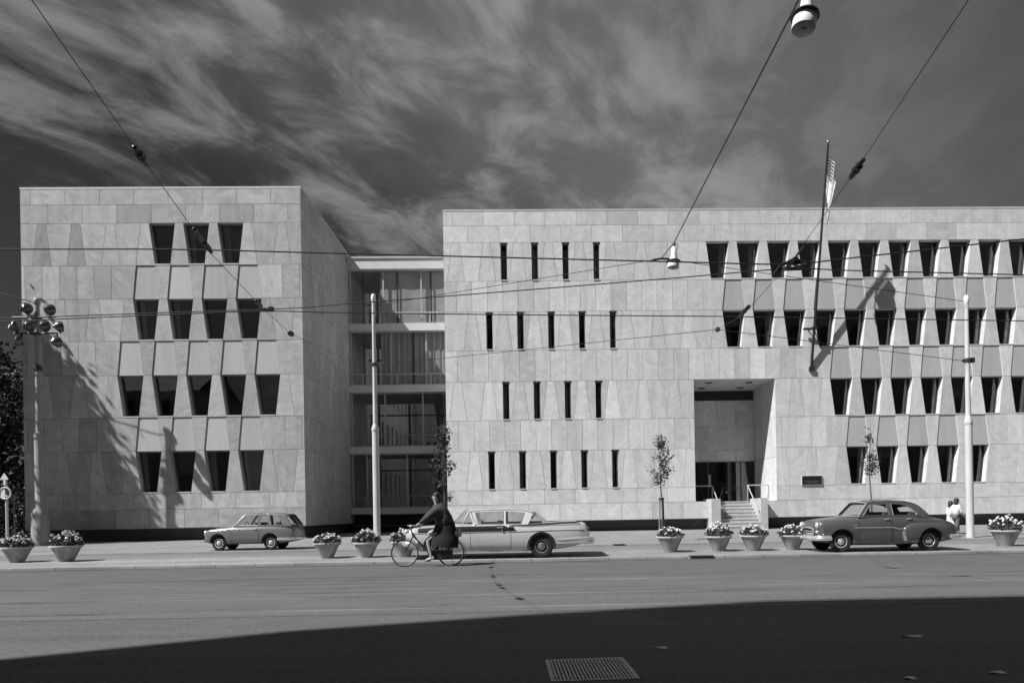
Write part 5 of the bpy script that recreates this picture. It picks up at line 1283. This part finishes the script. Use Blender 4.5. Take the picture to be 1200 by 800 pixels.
b.build('handlebar', M_CHROME, bike, smooth=60)
b = MB()
for sg in (-1, 1): b.tube([(.27, sg*.288, 1.075), (.38, sg*.29, 1.057)], .018, 8)
b.build('grips', M_BLACK, bike)
b = MB(); b.lathe([(.04, -.06), (.05, 0), (.045, .02), (0, .03)], (.06, 0, .93), 14, Matrix.Rotation(R(-90), 3, 'Y')); b.build('headlight', M_CHROME, bike, smooth=40)
b = MB(); b.tube([st_, (1.0, 0, .92)], .013, 7); b.loft([[(x, y*w_, .945+dz) for y, dz in ((-1, 0), (-.5, .03), (0, .035), (.5, .03), (1, 0), (0, -.03))] for x, w_ in ((.86, .025), (.95, .05), (1.03, .10), (1.10, .105), (1.13, .06))]); b.build('saddle', M_TAN, bike, smooth=50)
b = MB()
for sg in (-1, 1): b.tube([(.98, sg*.06, .80), (1.52, sg*.06, .79)], .008, 6); b.tube([(1.45, sg*.06, .79), (WB, sg*.06, WR)], .007, 6)
for k in range(5): b.tube([(1.02+k*.12, -.06, .79), (1.02+k*.12, .06, .79)], .007, 5)
b.build('carrier', M_BIKE, bike)
b = MB(); b.lathe([(.06, -.015), (.095, -.005), (.095, .005), (.06, .015)], bb, 20, Matrix.Rotation(R(90), 3, 'X')); b.build('chainring', M_STEEL, bike)
b = MB(); b.loft([[(x, -.07+dy, z) for dy in (0, .03) for z in ((z0, z1) if dy == 0 else (z1, z0))] for x, z0, z1 in ((.62, .25, .36), (.70, .19, .42), (.85, .2, .42), (1.1, .27, .43), (1.28, .30, .42))]); b.build('chain_case', M_BIKE, bike)
PD = (Vector((.66, -.14, .155)), Vector((.86, .14, .445)))
b = MB(); b.tube([bb+Vector((0, -.07, 0)), PD[0]+Vector((0, .06, 0))], .012, 6); b.tube([bb+Vector((0, .07, 0)), PD[1]+Vector((0, -.06, 0))], .012, 6); b.build('crank', M_STEEL, bike)
for p in PD: b = MB(); b.box(p, (.09, .10, .022)); b.build('pedal', M_BLACK, bike)

# ================================================================ PEOPLE
M_SKIN = gray('skin_tone', .34, .55); M_HAIR = gray('hair_dark', .025, .6, noise=25, amt=.4, stretch=(1,1,.2)); M_EYE = gray('eye_dark', .02, .2)
def skin_mesh(nodes, edges, root, name, mat, parent, sub=1):
    keys = list(nodes); idx = {k: i for i, k in enumerate(keys)}
    me = bpy.data.meshes.new(name); me.from_pydata([nodes[k][0] for k in keys], [(idx[a], idx[c]) for a, c in edges], [])
    o = bpy.data.objects.new(name, me); col.objects.link(o); o.modifiers.new('skin', 'SKIN')
    if not me.skin_vertices: bpy.context.view_layer.update()
    sv = me.skin_vertices[0].data
    for k in keys:
        r = nodes[k][1]; sv[idx[k]].radius = (r, r) if not isinstance(r, tuple) else r; sv[idx[k]].use_root = (k == root)
    ss = o.modifiers.new('sub', 'SUBSURF'); ss.levels = sub; ss.render_levels = sub
    bpy.context.view_layer.update(); m2 = evaluated(o); o.modifiers.clear(); o.data = m2; m2.materials.clear(); m2.materials.append(mat)
    m2.polygons.foreach_set('use_smooth', [True]*len(m2.polygons)); o.parent = parent; return o
def ellipsoid(b, c, rad, n=14, m=9, top=1., rot=None):
    c = Vector(c); rings = []
    for i in range(m+1):
        t = math.pi*(i/m)*top; rings.append([c+((rot or Matrix.Identity(3)) @ Vector((rad[0]*math.sin(t)*math.cos(2*math.pi*k/n), rad[1]*math.sin(t)*math.sin(2*math.pi*k/n), rad[2]*math.cos(t)))) for k in range(n)])
    b.loft(rings)
def person(loc, J, lab, fwd, tops, bottoms, shoes, hairlen=.1, hand_dir=None, sex='m', jacket_grow=.022, leg_mat=None, coat_len=0.):
    """J: joint positions (local, metres). fwd: facing direction of head (unit, xy)."""
    g = empty('person', loc, 0, lab, 'person'); V = Vector; J = {k: V(v) for k, v in J.items()}
    rr = dict(pelvis=.125, belly=.115, chest=.135, neck0=.075, neck=.05, skull0=.062, skull=.088, crown=.062)
    n, e = {}, []
    for k, r in rr.items(): n[k] = (J[k], r*1.16)
    e += [('pelvis', 'belly'), ('belly', 'chest'), ('chest', 'neck0'), ('neck0', 'neck'), ('neck', 'skull0'), ('skull0', 'skull'), ('skull', 'crown')]
    for s in 'LR':
        for k, r in (('sho', .062), ('elb', .043), ('wri', .029), ('palm', .034), ('hip', .09), ('knee', .058), ('ank', .037), ('heel', .04), ('toe', .03)): n[k+s] = (J[k+s], r*1.15)
        e += [('chest', 'sho'+s), ('sho'+s, 'elb'+s), ('elb'+s, 'wri'+s), ('wri'+s, 'palm'+s), ('pelvis', 'hip'+s), ('hip'+s, 'knee'+s), ('knee'+s, 'ank'+s), ('ank'+s, 'heel'+s), ('heel'+s, 'toe'+s)]
    skin_mesh(n, e, 'pelvis', 'body', M_SKIN, g)
    body = g.children[0]
    # fingers, nose, ears and eyes are welded into the body mesh
    b = MB(); f = V((fwd[0], fwd[1], 0)).normalized(); sd = V((-f.y, f.x, 0)); hc = J['skull']
    for s in 'LR':
        d = (J['palm'+s]-J['wri'+s]).normalized(); u = hand_dir[s] if hand_dir else sd; u = (V(u)-d*V(u).dot(d)).normalized(); nrm = d.cross(u)
        for k, (off, L) in enumerate(((-.028, .062), (-.010, .074), (.009, .070), (.027, .054))):
            p0 = J['palm'+s]+u*off+d*.012; p1 = p0+d*L*.5+nrm*L*.12; p2 = p1+d*L*.32+nrm*L*.35; b.tube([p0, p1, p2], [.0095, .0085, .006], 6)
        p0 = J['palm'+s]-u*.03-d*.02; b.tube([p0, p0-u*.025+d*.022+nrm*.01, p0-u*.03+d*.05+nrm*.022], [.011, .010, .007], 6)
    ellipsoid(b, hc+f*.088+V((0, 0, -.012)), (.016, .014, .024), 8, 5)
    for sg in (-1, 1): ellipsoid(b, hc+sd*sg*.082-f*.005+V((0, 0, -.005)), (.02, .012, .032), 8, 5)
    ellipsoid(b, hc+f*.076+V((0, 0, -.058)), (.014, .026, .008), 8, 4)
    bm = bmesh.new(); bm.from_mesh(body.data); tmp = b.mesh('t', M_SKIN); bm.from_mesh(tmp); bm.to_mesh(body.data); bm.free(); bpy.data.meshes.remove(tmp)
    body.data.polygons.foreach_set('use_smooth', [True]*len(body.data.polygons))
    b = MB()
    for sg in (-1, 1): ellipsoid(b, hc+f*.079+sd*sg*.032+V((0, 0, .012)), (.01, .013, .008), 8, 5)
    b.build('eyes', M_EYE, g)
    b = MB(); ellipsoid(b, hc-f*.030+V((0, 0, .035)), (.100, .098, .104), 18, 12, .60)
    ellipsoid(b, hc-f*.062+V((0, 0, -.02-hairlen*.3)), (.072, .095, .10+hairlen*.5), 16, 10)
    b.build('hair', M_HAIR, g, smooth=70)
    # garments: the same skeleton, a little thicker
    jn = {k: (n[k][0], n[k][1]+jacket_grow*(.5 if k[:3] in ('sho', 'elb') else 1)) for k in ('pelvis', 'belly', 'chest', 'neck0', 'neck', 'shoL', 'shoR', 'elbL', 'elbR')}
    jn['neck'] = (J['neck0'].lerp(J['neck'], .55), .062)
    je = [('pelvis', 'belly'), ('belly', 'chest'), ('chest', 'neck0'), ('neck0', 'neck')]+[(a+s, c+s) for s in 'LR' for a, c in (('sho', 'elb'),)]+[('chest', 'shoL'), ('chest', 'shoR')]
    for s in 'LR': jn['cuf'+s] = (J['elb'+s].lerp(J['wri'+s], .9 if tops[1] else .05), .046 if tops[1] else .058); je.append(('elb'+s, 'cuf'+s))
    skin_mesh(jn, je, 'pelvis', tops[2], tops[0], g)
    if bottoms[1] == 'trousers':
        tn = {'pelvis': (J['pelvis'], .138)}; te = []
        for s in 'LR':
            tn['hip'+s] = (J['hip'+s], .105); tn['knee'+s] = (J['knee'+s], .078); tn['hem'+s] = (J['knee'+s].lerp(J['ank'+s], .93), .07); te += [('pelvis', 'hip'+s), ('hip'+s, 'knee'+s), ('knee'+s, 'hem'+s)]
        skin_mesh(tn, te, 'pelvis', 'trousers', bottoms[0], g)
    else:
        b = MB(); b.loft(bottoms[2], cap=False); b.build('skirt', bottoms[0], g, smooth=70)
    for s in 'LR':
        d = (J['toe'+s]-J['heel'+s]); d.normalize(); sd2 = V((0, 0, 1)).cross(d).normalized(); up = d.cross(sd2); b = MB(); rings = []
        for t, w_, h0, h1 in ((-.075, .022, -.03, .03), (-.05, .038, -.035, .055), (.03, .04, -.035, .05), (.12, .046, -.035, .03), (.17, .035, -.035, .012), (.195, .015, -.032, -.01)):
            c = J['heel'+s]+d*t; rings.append([c+sd2*w_*math.cos(a)+up*(h0 if math.sin(a) < 0 else h1)*abs(math.sin(a)) for a in [k*2*math.pi/12 for k in range(12)]])
        b.loft(rings); b.build('shoe', shoes, g, smooth=60)
    return g
def ellring(c, ax, bx, n=20): c = Vector(c); ax = Vector(ax); bx = Vector(bx); return [c+ax*math.cos(2*math.pi*k/n)+bx*math.sin(2*math.pi*k/n) for k in range(n)]

# cyclist, in bicycle coordinates
Jc = dict(pelvis=(1.12, 0, 1.03), belly=(1.08, 0, 1.18), chest=(.97, 0, 1.40), neck0=(.885, 0, 1.53), neck=(.865, 0, 1.60), skull0=(.84, 0, 1.655), skull=(.84, 0, 1.725), crown=(.85, 0, 1.775))
for s, sg in (('L', -1), ('R', 1)):
    Jc.update({'sho'+s: (.93, sg*.175, 1.47), 'elb'+s: (.66, sg*.29, 1.26), 'wri'+s: (.42, sg*.285, 1.115), 'palm'+s: (.355, sg*.287, 1.085), 'hip'+s: (1.07, sg*.09, .99)})
Jc.update(kneeL=(.63, -.12, .70), ankL=(.72, -.135, .27), heelL=(.73, -.14, .215), toeL=(.60, -.14, .185), kneeR=(.60, .12, .88), ankR=(.87, .135, .555), heelR=(.90, .14, .50), toeR=(.77, .14, .475))
for k_, v_ in list(Jc.items()):
    if v_[2] > 1.03: Jc[k_] = (v_[0], v_[1], 1.03+(v_[2]-1.03)*(1.17 if not k_.startswith(('wri', 'palm')) else 1.0))
M_COAT = gray('coat_dark', .045, .85, noise=8, amt=.35); M_SKIRT = gray('skirt_black', .016, .9)
sk = []
for t in range(9):
    k = t/8; c = Vector((1.10, 0, 1.20)).lerp(Vector((1.03, 0, .52)), k); wd = lerp(.20, .26, min(1, k*1.5)); sk.append(ellring(c, Vector((.23+.16*min(1, k*1.4), 0, -.02-.02*k)), Vector((0, wd*(.92+.05*math.sin(k*9)), 0)), 24))
rider = person((BX.x, 16.85, 0), Jc, 'person in a dark coat and skirt riding a black bicycle to the left', (-1, -.05), (M_COAT, True, 'coat'), (M_SKIRT, 'skirt', sk), gray('shoe_pale', .4, .5), .24, {'L': (0, 0, 1), 'R': (0, 0, 1)}, jacket_grow=.125)
# a saddle bag on the carrier
bag = empty('saddle_bag', (BX.x+1.34, 16.85, .80), 0, 'dark bag on the carrier behind the cyclist', 'bag')
b = MB(); b.loft([[(x, y*sy, z) for y, z in ((-1, 0), (-1.05, .09), (-.7, .17), (.7, .17), (1.05, .09), (1, 0))] for x, sy in ((-.17, .09), (-.13, .11), (.12, .11), (.16, .09))]); bo = b.build('bag_body', gray('bag_dark', .07, .7, noise=6), bag, smooth=50)
b = MB(); b.ext((-.08, -.118, -.0), (-.05, .118, .178)); b.ext((.05, -.118, -.0), (.08, .118, .178)); b.build('strap', M_BLACK, bag)

# two walkers beyond the dark sedan
def walker(px, yh, Y, h, lab, coat, long_, bott, fwd=(1, .35), step=1, hair=.05, skirt=None):
    q = at(px, yh, Y); z0 = floor_z(Y); k = (q.z-z0)/1.74
    f = Vector((fwd[0], fwd[1], 0)).normalized(); sd = Vector((-f.y, f.x, 0)); U = Vector((0, 0, 1))
    P = lambda fw, si, up: (f*fw+sd*si+U*up)*k
    J = dict(pelvis=P(0, 0, .93), belly=P(.01, 0, 1.08), chest=P(.03, 0, 1.28), neck0=P(.03, 0, 1.42), neck=P(.035, 0, 1.49), skull0=P(.05, 0, 1.54), skull=P(.055, 0, 1.61), crown=P(.05, 0, 1.66))
    for s, sg in (('L', 1), ('R', -1)):
        sw = sg*step
        J.update({'sho'+s: P(.02, sg*.175, 1.37), 'elb'+s: P(-.05-.10*sw, sg*.225, 1.10), 'wri'+s: P(.06-.20*sw, sg*.22, .88), 'palm'+s: P(.09-.22*sw, sg*.215, .81), 'hip'+s: P(0, sg*.09, .88),
                  'knee'+s: P(.06+.14*sw, sg*.095, .48), 'ank'+s: P(-.02+.24*sw, sg*.095, .10), 'heel'+s: P(-.03+.25*sw, sg*.095, .045), 'toe'+s: P(.12+.25*sw, sg*.10, .035)})
    return person((q.x, Y, z0), J, lab, f, (coat, long_, 'shirt'), (bott, 'trousers') if not skirt else (bott, 'skirt', skirt(P, f, sd, k)), M_BLACK, hair, jacket_grow=.014)
M_SHIRT = gray('white_shirt', .78, .8)
walker(1120.3, 583.8, 25.6, 1.6, 'person in white shirt and grey trousers walking behind the dark sedan', M_SHIRT, True, gray('trouser_grey', .10, .9), step=1, hair=.06)
sk_f = lambda P, f, sd, k: [ellring(P(0, 0, z), f*a*k, sd*w_*k, 20) for z, a, w_ in ((1.02, .13, .15), (.85, .16, .18), (.65, .19, .21), (.46, .22, .23))]
walker(1113.6, 587.2, 26.2, 1.55, 'person in a white dress walking beside the one in the white shirt', M_SHIRT, False, M_SHIRT, step=-1, hair=.1, skirt=sk_f)
